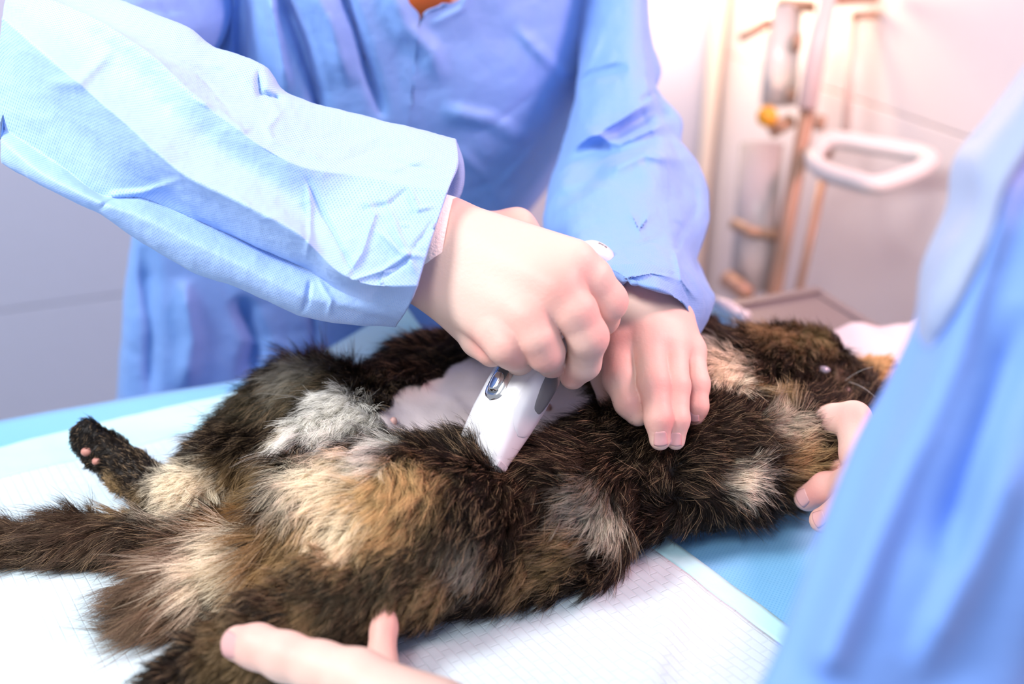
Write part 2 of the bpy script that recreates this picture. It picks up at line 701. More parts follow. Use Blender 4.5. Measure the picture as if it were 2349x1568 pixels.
wall('wall_back', CORN - UX * 2.6, UX, 2.6, WX, M_WALLB, [0.0, 0.66, 1.55, 2.6], [0, 0.85, 2.6])
wall('wall_right', CORN, WX, 2.4, -UX, M_WALLR, [0.0, 0.98, 1.9, 2.6], [0, 1.2, 2.4])
fb = MB()
fb.box(np.array([-0.3, 0.9, -0.03]), (UX, WX, ZZ), (2.6, 2.2, 0.03))
tag(fb.build('floor', M_FLOOR), kind='structure')
tb = MB()  # added beige strip that draws the shadow in the corner of the walls
tb.tube([CORN + np.array([-0.02, -0.03, 0.0]), CORN + np.array([-0.02, -0.03, 2.6])], 0.014, 10)
tag(tb.build('corner_shadow_1', simple('corner_shadow', (0.72, 0.62, 0.56), 0.5)), kind='structure')

# ------------------------------------------------------------------ table
TC = np.array([0.345, 1.026, 0.0])       # far right corner of the top
tab = thing('examination_table', 'brushed steel examination table under the blue drape', 'table', tuple(TC - UX * 0.75 + WX * 0.35))
b = MB()
b.box(TC - UX * 0.75 + WX * 0.35 + ZZ * (TABZ - 0.022), (UX, WX, ZZ), (0.75, 0.35, 0.016), 0.004)
b.build('tabletop', M_STEEL, tab)
b = MB()
for s in (0, 1):
    b.box(TC - UX * 0.75 + WX * (0.006 + s * 0.688) + ZZ * (TABZ - 0.014), (UX, WX, ZZ), (0.75, 0.006, 0.012), 0.003)
    b.box(TC - UX * (0.006 + s * 1.488) + WX * 0.35 + ZZ * (TABZ - 0.014), (UX, WX, ZZ), (0.006, 0.35, 0.012), 0.003)
b.build('rim', M_STEEL, tab)
for a_, c_ in ((0.1, 0.08), (1.4, 0.08), (0.1, 0.62), (1.4, 0.62)):
    b = MB()
    q = TC - UX * a_ + WX * c_
    b.tube([q, q + ZZ * (TABZ - 0.038)], 0.02, 12)
    b.build('leg', M_STEEL, tab, True)

# drape: a sheet over the table that ends short of the right end and hangs over the far edge
nu, nv = 120, 90
S = np.linspace(-0.145, -1.52, nu)
Wd = np.linspace(-0.09, 0.80, nv)
SS, WW = np.meshgrid(S, Wd, indexing='ij')
Zd = np.full_like(SS, TABZ - 0.0005)
over = np.maximum(0, -WW - 0.0)
Zd -= np.where(WW < 0, over * 3.0, 0)
Wuse = np.where(WW < 0, -0.004 - over * 0.15, np.minimum(WW, 0.704 + 0.02 * (WW > 0.704)))
Zd -= np.where(WW > 0.704, (WW - 0.704) * 2.5, 0)
pw = TC + SS[..., None] * UX + Wuse[..., None] * WX
pw[..., 2] = Zd + 0.0035 + 0.0016 * np.maximum(0, fbm(np.stack([SS * 14, WW * 10, SS * 0], -1), 3))
dr_v = pw.reshape(-1, 3)
dr_f = grid_faces(nu, nv, False)
uvd = np.stack([SS, WW], -1).reshape(-1, 2)
dr = mesh_obj('surgical_drape', dr_v, dr_f, M_DRAPE, uv=uvd)
md = dr.modifiers.new('thick', 'SOLIDIFY')
md.thickness = 0.0012
md.offset = 1
tag(dr, 'light blue drape spread over the steel table under the white pad', 'drape')

# pad: white quilted sheet with pale borders, one raised corner
K0 = np.array([-0.102, 0.848])
E1 = np.array([0.592, -0.806])
E2 = np.array([-0.878, -0.478])
padt = thing('absorbent_pad', 'white quilted absorbent pad with pale aqua border under the cat', 'pad', (-0.1, 0.5, TABZ + 0.004))


def pad_pt(a, c):
    q = K0 + a[..., None] * E1 + c[..., None] * E2
    z = TABZ + 0.0078 + 0.0022 * np.maximum(-0.6, fbm(np.stack([a * 16, c * 16, a * 0], -1), 8)) \
        + 0.0012 * ridged(np.stack([a * 22 + c * 6, c * 16, a * 0 + 2], -1), 5)
    r = np.sqrt(a ** 2 + c ** 2)
    z = z + 0.050 * np.maximum(0, 1 - r / 0.15) ** 1.3
    # one long wrinkle near the right end of the pad
    t = (a - 0.42) * 0.8 - (c - 0.05) * 0.6
    z = z + 0.004 * np.exp(-(t / 0.010) ** 2) * np.clip(c / 0.05, 0, 1) * np.clip((0.28 - c) / 0.1, 0, 1)
    return np.concatenate([q, z[..., None]], -1)


def pad_piece(name, a0, a1, c0, c1, na, nc, mat):
    A, Cc = np.meshgrid(np.linspace(a0, a1, na), np.linspace(c0, c1, nc), indexing='ij')
    v = pad_pt(A, Cc).reshape(-1, 3)
    o = mesh_obj(name, v, grid_faces(na, nc, False)[:, ::-1], mat, padt, uv=np.stack([A, Cc], -1).reshape(-1, 2))
    s = o.modifiers.new('thick', 'SOLIDIFY')
    s.thickness = 0.002
    s.offset = -1
    return o


pad_piece('quilted_sheet', 0.052, 0.62, 0.017, 0.9, 200, 260, M_PAD)
pad_piece('border', 0.0, 0.052, 0.0, 0.9, 16, 200, M_PADB)
pad_piece('border', 0.052, 0.62, 0.0, 0.017, 160, 6, M_PADB)

# white cloth by the paws at the right end
A, Cc = np.meshgrid(np.linspace(0, 0.26, 60), np.linspace(0, 0.24, 60), indexing='ij')
base = T(1935, 850, 0.0)
v = base + A[..., None] * UX * 1.0 + (Cc[..., None] - 0.03) * WX
v[..., 2] = TABZ + 0.006 + 0.022 * np.maximum(0, fbm(np.stack([A * 11, Cc * 11, A * 0], -1), 21) + 0.35) + 0.03 * np.exp(-((A - 0.17) / 0.05) ** 2)
o = mesh_obj('towel', v.reshape(-1, 3), grid_faces(60, 60, False)[:, ::-1], M_CLOTH)
s = o.modifiers.new('thick', 'SOLIDIFY')
s.thickness = 0.003
s.offset = -1
tag(o, 'crumpled white towel under the front paws at the steel end of the table', 'towel')

# small white tube lying on the table behind the hand
tt = thing('tube', 'small white plastic tube lying on the steel table by the drape edge', 'tube', tuple(T(1680, 716, 0.0)))
b = MB()
b.tube([T(1636, 692, 0.014), T(1668, 706, 0.014), T(1706, 725, 0.012)], [0.007, 0.008, 0.006], 14)
b.build('barrel', M_WHITE, tt, True)
b = MB()
b.tube([T(1704, 724, 0.012), T(1712, 728, 0.012)], [0.007, 0.007], 14)
b.build('cap', M_WHITE, tt, True)

# ------------------------------------------------------------------ gas stand in the background (out of focus)
st = thing('medical_gas_stand', 'blurred medical gas stand with clear cylinders and white handle by the wall corner', 'medical stand',
           tuple(P(1800, 500, 1.45) * np.array([1, 1, 0])))
D1 = 1.42


def pole(name, x0, y0, x1, y1, d0, d1, r, mat, ext_dn=None):
    b = MB()
    p, q = P(x0, y0, d0), P(x1, y1, d1)
    pts = [p, q]
    if ext_dn is not None:
        pts.append(np.array([q[0] + (q[0] - p[0]) * 0.1, q[1], ext_dn]))
    b.tube(pts, r, 14)
    return b.build(name, mat, st, True)


pole('pole', 1915, -80, 1772, 690, 1.40, 1.44, 0.0115, M_BROWN, 0.05)
pole('sleeve_tube', 1912, -80, 1850, 250, 1.385, 1.395, 0.0135, simple('pale_tube', (0.72, 0.55, 0.53), 0.4))
pole('side_pole', 1892, 395, 1834, 660, 1.46, 1.47, 0.006, M_BROWN, 0.05)
pole('hose', 1960, 30, 1940, 300, 1.5, 1.5, 0.006, simple('pale_hose', (0.78, 0.62, 0.55), 0.5))
pole('cylinder', 1800, 20, 1785, 240, 1.45, 1.46, 0.026, M_GLASS)
pole('canister', 1748, 330, 1722, 668, 1.46, 1.48, 0.032, M_GLASS)
pole('inner_tube', 1770, 330, 1752, 660, 1.46, 1.48, 0.006, M_BROWN)
pole('inner_tube', 1712, 350, 1698, 660, 1.46, 1.48, 0.004, M_BROWN)
b = MB()
b.tube([P(1698, 88, 1.44), P(1735, 68, 1.44), P(1768, 50, 1.44)], [0.006, 0.008, 0.007], 10)
b.build('lever', M_BROWN, st, True)
b = MB()
b.tube([P(1782, 8, 1.44), P(1885, 18, 1.42)], 0.009, 10)
b.tube([P(1955, 36, 1.48), P(2013, 34, 1.48)], 0.006, 10)
b.tube([P(1900, 0, 1.42), P(2010, -6, 1.45)], 0.009, 10)
b.build('hook', M_BROWN, st, True)
for (x, y, r) in ((1825, 97, 0.013), (1815, 215, 0.009), (1880, 281, 0.011), (1897, 347, 0.011)):
    b = MB()
    b.tube([P(x - 8, y, 1.42), P(x + 10, y + 2, 1.42)], r, 12)
    b.build('knob', M_BROWN, st, True)
b = MB()
b.tube([P(1760, 267, 1.40), P(1760, 266, 1.42)], 0.0145, 20)
b.build('gauge_cap', M_AMBER, st, True)
b = MB()
b.tube([P(1768, 300, 1.43), P(1818, 275, 1.43)], [0.012, 0.010], 12)
b.build('connector', simple('tan_metal', (0.50, 0.33, 0.22), 0.4, 0.3), st, True)
b = MB()
b.tube([P(1680, 512, 1.44), P(1720, 530, 1.42), P(1775, 540, 1.44), P(1800, 520, 1.45)], 0.008, 10)
b.build('clamp', simple('tan_metal2', (0.50, 0.33, 0.22), 0.4, 0.3), st, True)
b = MB()
b.tube([P(1668, 640, 1.46), P(1715, 675, 1.42)], [0.014, 0.012], 12)
b.build('valve', M_BROWN, st, True)
b = MB()
hp = [(1868, 352, 1.36), (1900, 322, 1.40), (2000, 333, 1.38), (2105, 352, 1.35), (2134, 366, 1.32), (2112, 388, 1.29),
      (2050, 414, 1.26), (2005, 424, 1.25), (1960, 414, 1.27), (1895, 394, 1.31), (1868, 370, 1.34)]
hc = crom([list(p) for p in hp] + [list(hp[0])], 60)
b.tube(PA(hc), 0.0125, 12)
b.build('handle', M_CREAM, st, True)
b = MB()
q = np.array([P(1772, 690, 1.44)[0] - 0.01, P(1772, 690, 1.44)[1], 0])
b.box(q + ZZ * 0.04, (UX, WX, ZZ), (0.16, 0.16, 0.02), 0.01)
b.box(q + ZZ * 0.06, (UX, WX, ZZ), (0.19, 0.03, 0.018), 0.01)
b.build('base', M_CREAM, st)
for sx, sy in ((-1, -1), (1, -1), (-1, 1), (1, 1)):
    b = MB()
    c = q + UX * 0.13 * sx + WX * 0.13 * sy + ZZ * 0.014
    b.tube([c - UX * 0.01, c + UX * 0.01], 0.0135, 12)
    b.build('caster', M_DARK, st, True)

# ------------------------------------------------------------------ skin helpers
SKIN = np.array([0.68, 0.495, 0.43])
RED = np.array([0.66, 0.27, 0.24])


def skin_cols(V, spots, base=SKIN):
    c = np.tile(base, (len(V), 1))
    m = 0.5 + 0.5 * fbm(V * 55, 12, 3)
    c = c * (0.96 + 0.05 * m[:, None]) + np.array([0.0, -0.03, -0.03]) * m[:, None]
    for (p, r, s) in spots:
        d = np.linalg.norm(V - p, axis=1)
        k = (s * np.exp(-(d / r) ** 2))[:, None]
        c = c * (1 - k) + RED * k
    return c


def hand_mesh(groups, h, kb, k0, spots):
    lo, hi = bounds(groups)
    fld = Field(lo, hi, h)
    F = chain_field(fld, groups, kb, k0)
    V, Fc = surface_nets(F, fld)
    return V, Fc, skin_cols(V, spots)


def merge(parts):
    vs_, fs_, cs_ = [], [], []
    n = 0
    for v, f, c in parts:
        vs_.append(v)
        fs_.append(f + n)
        cs_.append(c)
        n += len(v)
    return np.concatenate(vs_), np.concatenate(fs_), np.concatenate(cs_)


def nail(parent, hand, tip, dip, up, wd, ln):
    """a curved finger nail lying on the back of a finger end, laid onto the skin"""
    bvh = BVHTree.FromPolygons([tuple(q) for q in hand[0]], hand[1].tolist())
    tip, dip, up = (np.asarray(q, float) for q in (tip, dip, up))
    a = tip - dip
    a /= np.linalg.norm(a)
    n = up - a * up.dot(a)
    n /= np.linalg.norm(n)
    s = np.cross(a, n)
    v = []
    NU, NV = 11, 11
    for i in range(NU):
        u = i / (NU - 1) * 2 - 1
        for j in range(NV):
            t = j / (NV - 1)
            L = ln * (1 - 0.16 * u * u)
            wv = wd * (0.80 + 0.20 * math.sin(math.pi * min(.62, t * .62) / 1.24))
            q = tip + a * ((t - .5) * L) + s * (u * wv)
            hit = bvh.ray_cast(Vector(q + n * .03), Vector(-n), .06)[0]
            h_ = -1.0 if hit is None else float((np.array(hit) - q) @ n)
            h_ = min(max(h_, wd * .35), wd * 2.15)
            v.append(q + n * h_ + n * (.00012 + .0003 * t * t - .0004 * (t < .05) - .0003 * (abs(u) > .95)))
    o = mesh_obj('fingernail', v, grid_faces(NU, NV, False), M_NAIL, parent)
    so = o.modifiers.new('thick', 'SOLIDIFY')
    so.thickness = 0.0003
    so.offset = 0
    return o


def cloth(name, lines, m, sub, mat, parent, front_fn, creases=(), noise=(), closed=True, sharp=(), cap0=True, hem=None, skip=None, label=None, thick=0.0, soft=0):
    G, own = loft_lines(lines, m, sub, closed, sharp)
    front = np.array([front_fn(q) for q in own])
    for c in creases:
        crease(G, *c[:3], front, *c[3:])
    if hem:                                   # turn the open end inwards so that it reads as a sleeve opening
        n_in, length, shrink = hem
        cen = G[:, -1].mean(0)
        end = G[:, -1]
        prev = G[:, -1 - max(2, m // 12)]
        step = (prev - end)
        extra = []
        for k in range(1, n_in + 1):
            t = k / n_in
            e = end + step * t * length
            c2 = e.mean(0)
            extra.append(c2 + (e - c2) * (1 - shrink))
        G = np.concatenate([G, np.stack(extra, 1)], 1)
    W = PA(G)
    for (scale, amp, kind, seed) in noise:
        n = grid_normals(W, closed)
        f = ridged(W * scale, seed, 3) if kind == 'r' else fbm(W * scale, seed, 3)
        if kind == 's':                       # long folds running along the limb
            f = ridged(np.stack([own[:, None] * scale + 0 * W[..., 0], np.linspace(0, 3, W.shape[1])[None, :] + 0 * W[..., 0], 0 * W[..., 0]], -1), seed, 2)
        W = W + n * (amp * f)[..., None]
    N, M = W.shape[:2]
    F = grid_faces(N, M, closed)
    if skip is not None:
        keep = np.ones(len(F), bool)
        i = F[:, 0] // M
        keep &= ~skip(own[i], F[:, 0] % M)
        F = F[keep]
    du = np.linalg.norm(np.diff(W, axis=0), axis=-1).mean(1)
    uu = np.r_[0, np.cumsum(du)][:N]
    dvv = np.linalg.norm(np.diff(W, axis=1), axis=-1).mean(0)
    vv = np.r_[0, np.cumsum(dvv)]
    UV = np.stack(np.meshgrid(uu, vv, indexing='ij'), -1).reshape(-1, 2)
    V = W.reshape(-1, 3)
    if cap0:
        c = W[:, 0].mean(0)
        V = np.concatenate([V, c[None]])
        UV = np.concatenate([UV, UV[:1]])
        i = np.arange(N if closed else N - 1)
        F = np.concatenate([F, np.stack([np.full(len(i), N * M), i * M, ((i + 1) % N) * M, ((i + 1) % N) * M], 1)])
        me_faces = [tuple(f[:3]) if f[2] == f[3] else tuple(f) for f in F.tolist()]
        o = mesh_obj(name, V, me_faces, mat, parent, True, uv=UV, label=label)
    else:
        o = mesh_obj(name, V, F, mat, parent, True, uv=UV, label=label)
    if thick:
        so = o.modifiers.new('thick', 'SOLIDIFY')
        so.thickness = thick
        so.offset = 0
    return o


TOCAM = lambda p: (np.array([0, 0, CAMZ]) - p) / np.linalg.norm(np.array([0, 0, CAMZ]) - p)

# ================================================================== the person with the clipper
per = thing('person', 'person in pale blue surgical gown leaning over the cat with a white clipper', 'person',
            tuple(np.array([-0.16, 1.04, 0.0])))
# right hand: a fist round the clipper
fist = [
    ([(P(900, 515, .672), P(1010, 545, .662), .027, .025), (P(890, 580, .672), P(990, 610, .662), .026, .024)]
     + chain([(1020, 520, .660, .019), (1312, 606, .630, .0165)])
     + chain([(1020, 545, .655, .019), (1276, 664, .620, .0160)])
     + chain([(1000, 592, .655, .019), (1218, 732, .620, .0150)])
     + chain([(990, 622, .660, .0185), (1150, 768, .628, .0140)])
     + chain([(985, 635, .670, .019), (1112, 770, .655, .0150)])
     + chain([(1040, 570, .680, .024), (1225, 680, .668, .022)]), 0.011),
    (chain([(1060, 540, .69, .017), (1185, 520, .705, .0115), (1300, 640, .735, .012), (1320, 760, .735, .010)]), 0.010),
    (chain([(1306, 612, .632, .0150), (1352, 640, .634, .0142), (1392, 690, .640, .0128), (1380, 728, .668, .0115), (1340, 760, .690, .0095)]), 0.005),
    (chain([(1278, 668, .620, .0150), (1318, 715, .618, .0140), (1349, 772, .622, .0126), (1338, 832, .640, .0110), (1314, 862, .650, .0088)]), 0.004),
    (chain([(1213, 732, .620, .0142), (1234, 775, .617, .0130), (1251, 808, .621, .0118), (1266, 830, .648, .0096), (1265, 812, .672, .0086)]), 0.004),
    (chain([(1146, 768, .626, .0132), (1163, 792, .621, .0124), (1178, 806, .626, .0114), (1192, 826, .650, .0092), (1202, 808, .670, .0086)]), 0.004),
    (chain([(1098, 778, .650, .0120), (1128, 806, .640, .0100)]), 0.006),
]
sp = [(P(1275, 640, .60), .017, .75), (P(1218, 720, .60), .016, .60), (P(1150, 770, .61), .014, .45), (P(1325, 640, .61), .012, .3),
      (P(1420, 690, .63), .010, .35), (P(1380, 780, .61), .012, .40), (P(1260, 835, .61), .012, .55), (P(1190, 835, .61), .013, .6),
      (P(1300, 870, .64), .010, .6), (P(1100, 800, .63), .012, .8), (P(1330, 720, .61), .016, .4), (P(975, 640, .64), .014, .25)]
H1 = hand_mesh(fist, 0.0010, 0.0001, 0.0048, sp)

# left hand: pressed flat on the chest of the cat
lh = [
    (chain([(1500, 605, .754, .023), (1496, 690, .722, .022)])
     + chain([(1450, 690, .720, .0165), (1422, 795, .690, .0140)])
     + chain([(1485, 690, .715, .0180), (1488, 785, .684, .0140)])
     + chain([(1520, 695, .717, .0175), (1540, 792, .688, .0130)])
     + chain([(1526, 718, .722, .0150), (1580, 805, .700, .0120)])
     + chain([(1470, 720, .735, .020), (1500, 780, .712, .018)]), 0.014),
    (chain([(1440, 735, .725, .0150), (1402, 800, .722, .0130), (1392, 862, .715, .0110), (1398, 912, .708, .0090)]), 0.006),
    (chain([(1420, 792, .688, .0130), (1424, 868, .674, .0118), (1446, 922, .666, .0106), (1463, 948, .665, .0086)]), 0.004),
    (chain([(1487, 783, .684, .0122), (1500, 880, .660, .0106), (1511, 960, .650, .0092), (1514, 1008, .651, .0070)]), 0.004),
    (chain([(1540, 788, .688, .0112), (1551, 885, .664, .0092), (1553, 962, .654, .0080), (1550, 1010, .655, .0062)]), 0.004),
    (chain([(1582, 803, .700, .0105), (1597, 880, .682, .0090), (1597, 932, .677, .0080), (1593, 955, .678, .0068)]), 0.004),
]
sp2 = [(P(1505, 885, .65), .012, .5), (P(1550, 888, .655), .011, .5), (P(1516, 965, .645), .012, .6), (P(1545, 970, .645), .012, .6),
       (P(1448, 925, .655), .012, .6), (P(1590, 890, .67), .011, .5), (P(1590, 950, .67), .010, .7), (P(1420, 800, .67), .014, .3), (P(1480, 790, .67), .014, .25)]
H2 = hand_mesh(lh, 0.0010, 0.0001, 0.0045, sp2)

# the rest of the body, under the gown
PB = np.array([-0.165, 1.045, 0.0])


def pb(u, wq, z): return PB + UX * u + WX * wq + ZZ * z


R_SH, R_EL = P(640, -120, 1.06), P(160, 210, .70)
L_SH, L_EL = P(1390, -60, 1.00), P(1460, 400, .895)
bodyp = [([(pb(-.07, -.02, .62), pb(-.06, -.02, .90), .105, .10), (pb(.07, -.02, .62), pb(.06, -.02, .90), .105, .10),
           (pb(-.05, 0, .90), pb(-.07, 0.0, 1.16), .10, .09), (pb(.05, 0, .90), pb(.07, 0.0, 1.16), .10, .09),
           (pb(-.13, 0, 1.17), pb(.13, 0, 1.17), .05, .05), (pb(-.13, 0, 1.17), R_SH, .04, .03), (pb(.13, 0, 1.17), L_SH, .04, .03), (pb(.0, .0, 1.15), pb(.02, .01, 1.32), .06, .055),
           (R_SH, P(400, 20, .90), .03, .026), (P(400, 20, .90), R_EL, .026, .021), (R_EL, P(930, 545, .672), .021, .025),
           (L_SH, L_EL, .030, .028), (L_EL, P(1498, 590, .765), .028, .024),
           (pb(-.09, -.02, .62), pb(-.10, -.02, .06), .075, .045), (pb(.09, -.02, .62), pb(.10, -.02, .06), .075, .045),
           (pb(-.10, -.02, .04), pb(-.10, .10, .032), .038, .03), (pb(.10, -.02, .04), pb(.10, .10, .032), .038, .03)], 0.02)]
lo, hi = bounds(bodyp, 0.05)
fld = Field(lo, hi, 0.016)
Fb = chain_field(fld, bodyp, 0, 0)
Vb, Fcb = surface_nets(Fb, fld)
V, F, C = merge([(Vb, Fcb, skin_cols(Vb, [])), H1, H2])
mesh_obj('body', V, F, M_SKIN, per, cols=C)

for (t, d_, wd, ln) in (((1448, 934, .668), (1428, 890, .668), .0062, .0110), ((1514, 1002, .652), (1511, 955, .652), .0062, .0115),
                        ((1550, 1004, .656), (1553, 955, .656), .0054, .0105), ((1590, 952, .679), (1592, 915, .679), .0056, .0095)):
    tp = P(*t)
    nail(per, H2, tp, P(*d_), TOCAM(tp) + ZZ * .5, wd * .74, ln * .9)


# gown: body panel
def DP(x, y, off=0.0):
    u = (x - 1174.5) / FPX
    v = (784.0 - y) / FPX
    return (0.985 - off) / ((CP + v * SP) - 0.377 * u)


def tl(pts):
    return [(x, y, DP(x, y, off)) for (x, y, off) in pts]


torso = [
    tl([(500, -160, -.06), (508, 60, -.05), (440, 250, -.05), (340, 450, -.05), (296, 540, -.05), (268, 920, -.06), (240, 1500, -.08)]),
    tl([(530, -160, .02), (540, 60, .02), (480, 250, .01), (400, 450, .0), (350, 560, .0), (330, 920, -.005), (310, 1500, -.02)]),
    tl([(610, -160, .06), (620, 60, .055), (600, 260, .04), (560, 450, .02), (520, 600, .01), (510, 920, .005), (500, 1500, -.01)]),
    tl([(740, -160, .075), (745, 60, .075), (740, 260, .055), (720, 450, .03), (715, 600, .015), (710, 920, .01), (700, 1500, -.01)]),
    tl([(915, -160, .085), (935, 0, .085), (962, 38, .085), (940, 260, .07), (900, 450, .04), (880, 600, .02), (860, 920, .01), (850, 1500, -.01)]),
    tl([(1100, -160, .085), (1062, -10, .085), (965, 38, .085), (943, 260, .07), (903, 450, .04), (883, 600, .02), (863, 920, .01), (853, 1500, -.01)]),
    tl([(1180, -160, .075), (1160, 60, .075), (1120, 260, .07), (1080, 450, .04), (1020, 600, .02), (960, 920, .01), (950, 1500, -.01)]),
    tl([(1290, -160, .05), (1290, 60, .055), (1250, 260, .045), (1190, 450, .02), (1120, 600, .0), (1040, 920, -.01), (1030, 1500, -.02)]),
    tl([(1400, -160, -.04), (1395, 60, -.04), (1350, 260, -.05), (1262, 425, -.05), (1175, 550, -.06), (1085, 920, -.07), (1080, 1500, -.08)]),
    tl([(1250, -160, -.24), (1250, 60, -.24), (1200, 300, -.24), (1100, 500, -.24), (1000, 920, -.24), (1000, 1500, -.24)]),
    tl([(620, -160, -.24), (620, 60, -.24), (560, 300, -.24), (460, 500, -.24), (380, 920, -.24), (380, 1500, -.24)]),
]
tc_ = [
    ([(560, -40), (556, 120), (566, 240)], 26, -.030, False, False),
    ([(640, -40), (690, 90), (725, 210), (740, 330)], 22, -.022, False),
    ([(700, -60), (760, 60), (800, 200)], 26, .010, False),
    ([(770, -60), (815, 60), (850, 180), (880, 270)], 18, -.018, False),
    ([(880, -60), (930, 60), (990, 120), (1010, 200)], 30, .008, False),
    ([(610, -40), (640, 100), (660, 220)], 20, .012, False),
    ([(1180, 60), (1300, 180), (1330, 150)], 22, .006, False),
    ([(1010, 250), (1120, 275), (1220, 320)], 26, .007, False),
    ([(1060, 310), (1130, 285), (1240, 200)], 14, -.006, True),
    ([(1120, 400), (1150, 430), (1230, 330)], 14, .007, True),
    ([(1040, 330), (1110, 400), (1160, 480)], 16, .006, True),
    ([(1060, 440), (1130, 420), (1190, 440)], 14, -.005, True),
    ([(330, 560), (350, 760), (345, 930)], 22, -.010, False),
    ([(420, 640), (440, 780), (420, 900)], 30, .014, False),
    ([(545, 680), (590, 780), (560, 880)], 26, -.016, False),
    ([(715, 700), (722, 770), (716, 840)], 8, -.012, True, False),
    ([(560, 780), (640, 790), (700, 815)], 14, .006, True),
    ([(980, 60), (1060, 20), (1090, -40)], 14, .006, True),
]
gown = cloth('gown', torso, 220, [14, 20, 26, 34, 1, 30, 26, 14, 10, 20, 10], M_GOWN_SHADED, per, lambda q: 1.0 if q <= 8 else 0.0,
             creases=tc_, noise=[(9, .0045, 'f', 31), (24, .0016, 'r', 32)], cap0=False,
             skip=lambda ow, j: (ow >= 4) & (ow < 5) & (j < 30))
gown['label'] = 'pale blue surgical gown body with soft folds'

cb = MB()
cb.tube([pb(.0, .075, 1.10), pb(.01, .07, 1.20), pb(.02, .05, 1.30)], [.085, .075, .065], 20, flat=0.8)
cb.build('undershirt', M_ORANGE, per, True, label='orange shirt at the neck opening')

# gown: right sleeve (fore arm), long folds running from the elbow to the cuff
rs = [
    [(110, -70, .70), (271, 0, .695), (339, 28, .69), (436, 70, .688), (494, 114, .685), (557, 131, .683), (612, 158, .680), (648, 206, .682), (703, 233, .685), (824, 262, .688), (935, 291, .69), (1046, 321, .69)],
    [(50, -40, .672), (215, 35, .665), (310, 80, .655), (420, 140, .650), (500, 196, .650), (560, 230, .650), (640, 262, .652), (730, 300, .658), (840, 330, .662), (940, 352, .655), (1052, 372, .652)],
    [(25, -25, .650), (160, 15, .637), (271, 73, .628), (359, 136, .623), (436, 213, .620), (538, 291, .620), (606, 339, .620), (698, 383, .623), (824, 402, .632), (921, 422, .630), (1028, 438, .628)],
    [(12, 5, .640), (140, 80, .630), (281, 180, .624), (395, 280, .620), (490, 345, .622), (610, 418, .624), (668, 460, .626), (735, 500, .626), (835, 530, .620), (990, 550, .616)],
    [(6, 40, .628), (111, 131, .610), (291, 286, .600), (417, 397, .599), (533, 456, .602), (679, 533, .606), (727, 577, .612), (776, 625, .611), (848, 654, .612), (958, 655, .614)],
    [(-3, 150, .640), (120, 250, .630), (270, 380, .627), (370, 425, .627), (470, 490, .628), (610, 570, .628), (710, 605, .626), (780, 650, .626), (944, 690, .626)],
    [(-3, 288, .650), (145, 385, .640), (233, 449, .636), (310, 452, .637), (388, 478, .639), (533, 541, .640), (703, 618, .637), (790, 672, .633), (930, 718, .637)],
    [(2, 330, .642), (97, 402, .626), (238, 470, .620), (320, 500, .620), (450, 565, .622), (550, 612, .624), (690, 682, .628), (820, 715, .638), (915, 738, .652)],
    [(7, 373, .655), (97, 424, .648), (233, 487, .645), (291, 530, .645), (436, 618, .648), (533, 654, .650), (693, 722, .652), (824, 742, .660), (908, 744, .668)],
    [(40, 300, .715), (250, 400, .72), (450, 500, .72), (700, 600, .72), (935, 650, .70)],
    [(70, 110, .735), (300, 200, .74), (500, 280, .74), (750, 370, .735), (1060, 440, .712)],
]
rc = [
    ([(233, 470), (260, 448), (330, 440), (420, 408)], 12, .007, True),
    ([(225, 480), (250, 462), (320, 455)], 9, -.006, True),
    ([(590, 160), (597, 215), (654, 232)], 12, -.016, True),
    ([(610, 215), (640, 262), (606, 300)], 14, .005, True),
    ([(430, 160), (470, 190), (540, 270)], 10, -.004, True),
    ([(470, 140), (550, 170), (590, 205)], 14, .006, True),
    ([(380, 130), (440, 150), (520, 150)], 10, .004, True),
    ([(440, 225), (500, 250), (560, 300), (580, 290)], 8, .005, True),
    ([(600, 270), (625, 320), (760, 370)], 14, .006, True),
    ([(700, 330), (800, 340), (900, 300)], 14, .005, True),
    ([(760, 380), (870, 340), (980, 330)], 12, -.005, True),
    ([(820, 370), (900, 390), (1000, 360)], 12, .005, True),
    ([(880, 350), (930, 380), (1010, 395)], 10, -.004, True),
    ([(705, 420), (712, 470), (712, 540), (700, 600)], 9, .005, True),
    ([(700, 400), (735, 480), (820, 640)], 9, -.005, True),
    ([(830, 440), (860, 490), (830, 580), (790, 640)], 14, .006, True),
    ([(830, 480), (890, 470), (940, 430)], 10, -.005, True),
    ([(860, 520), (920, 580), (980, 590)], 10, .005, True),
    ([(780, 650), (880, 620), (970, 560)], 9, .005, True),
    ([(850, 650), (930, 600), (1000, 500)], 10, -.005, True),
    ([(712, 640), (704, 690), (690, 722)], 9, -.006, True),
    ([(725, 630), (760, 690), (750, 735)], 10, .004, True),
    ([(880, 440), (915, 540), (960, 640)], 12, .004, True),
    ([(940, 420), (960, 480), (1000, 470)], 8, .005, True),
    ([(530, 440), (600, 500), (650, 500)], 12, .003, True),
    ([(100, 190), (180, 190), (260, 110)], 22, .003, False),
]
slv = cloth('sleeve', rs, 300, [18, 20, 26, 26, 24, 20, 14, 14, 10, 12, 10], M_GOWN, per, lambda q: 1.0 if q <= 8.0 else 0.0,
            creases=rc, noise=[(20, .0014, 'f', 41), (46, .0007, 'r', 42)], sharp=(2, 4, 6), hem=(8, 0.9, 0.05),
            label='right sleeve with long sharp folds')
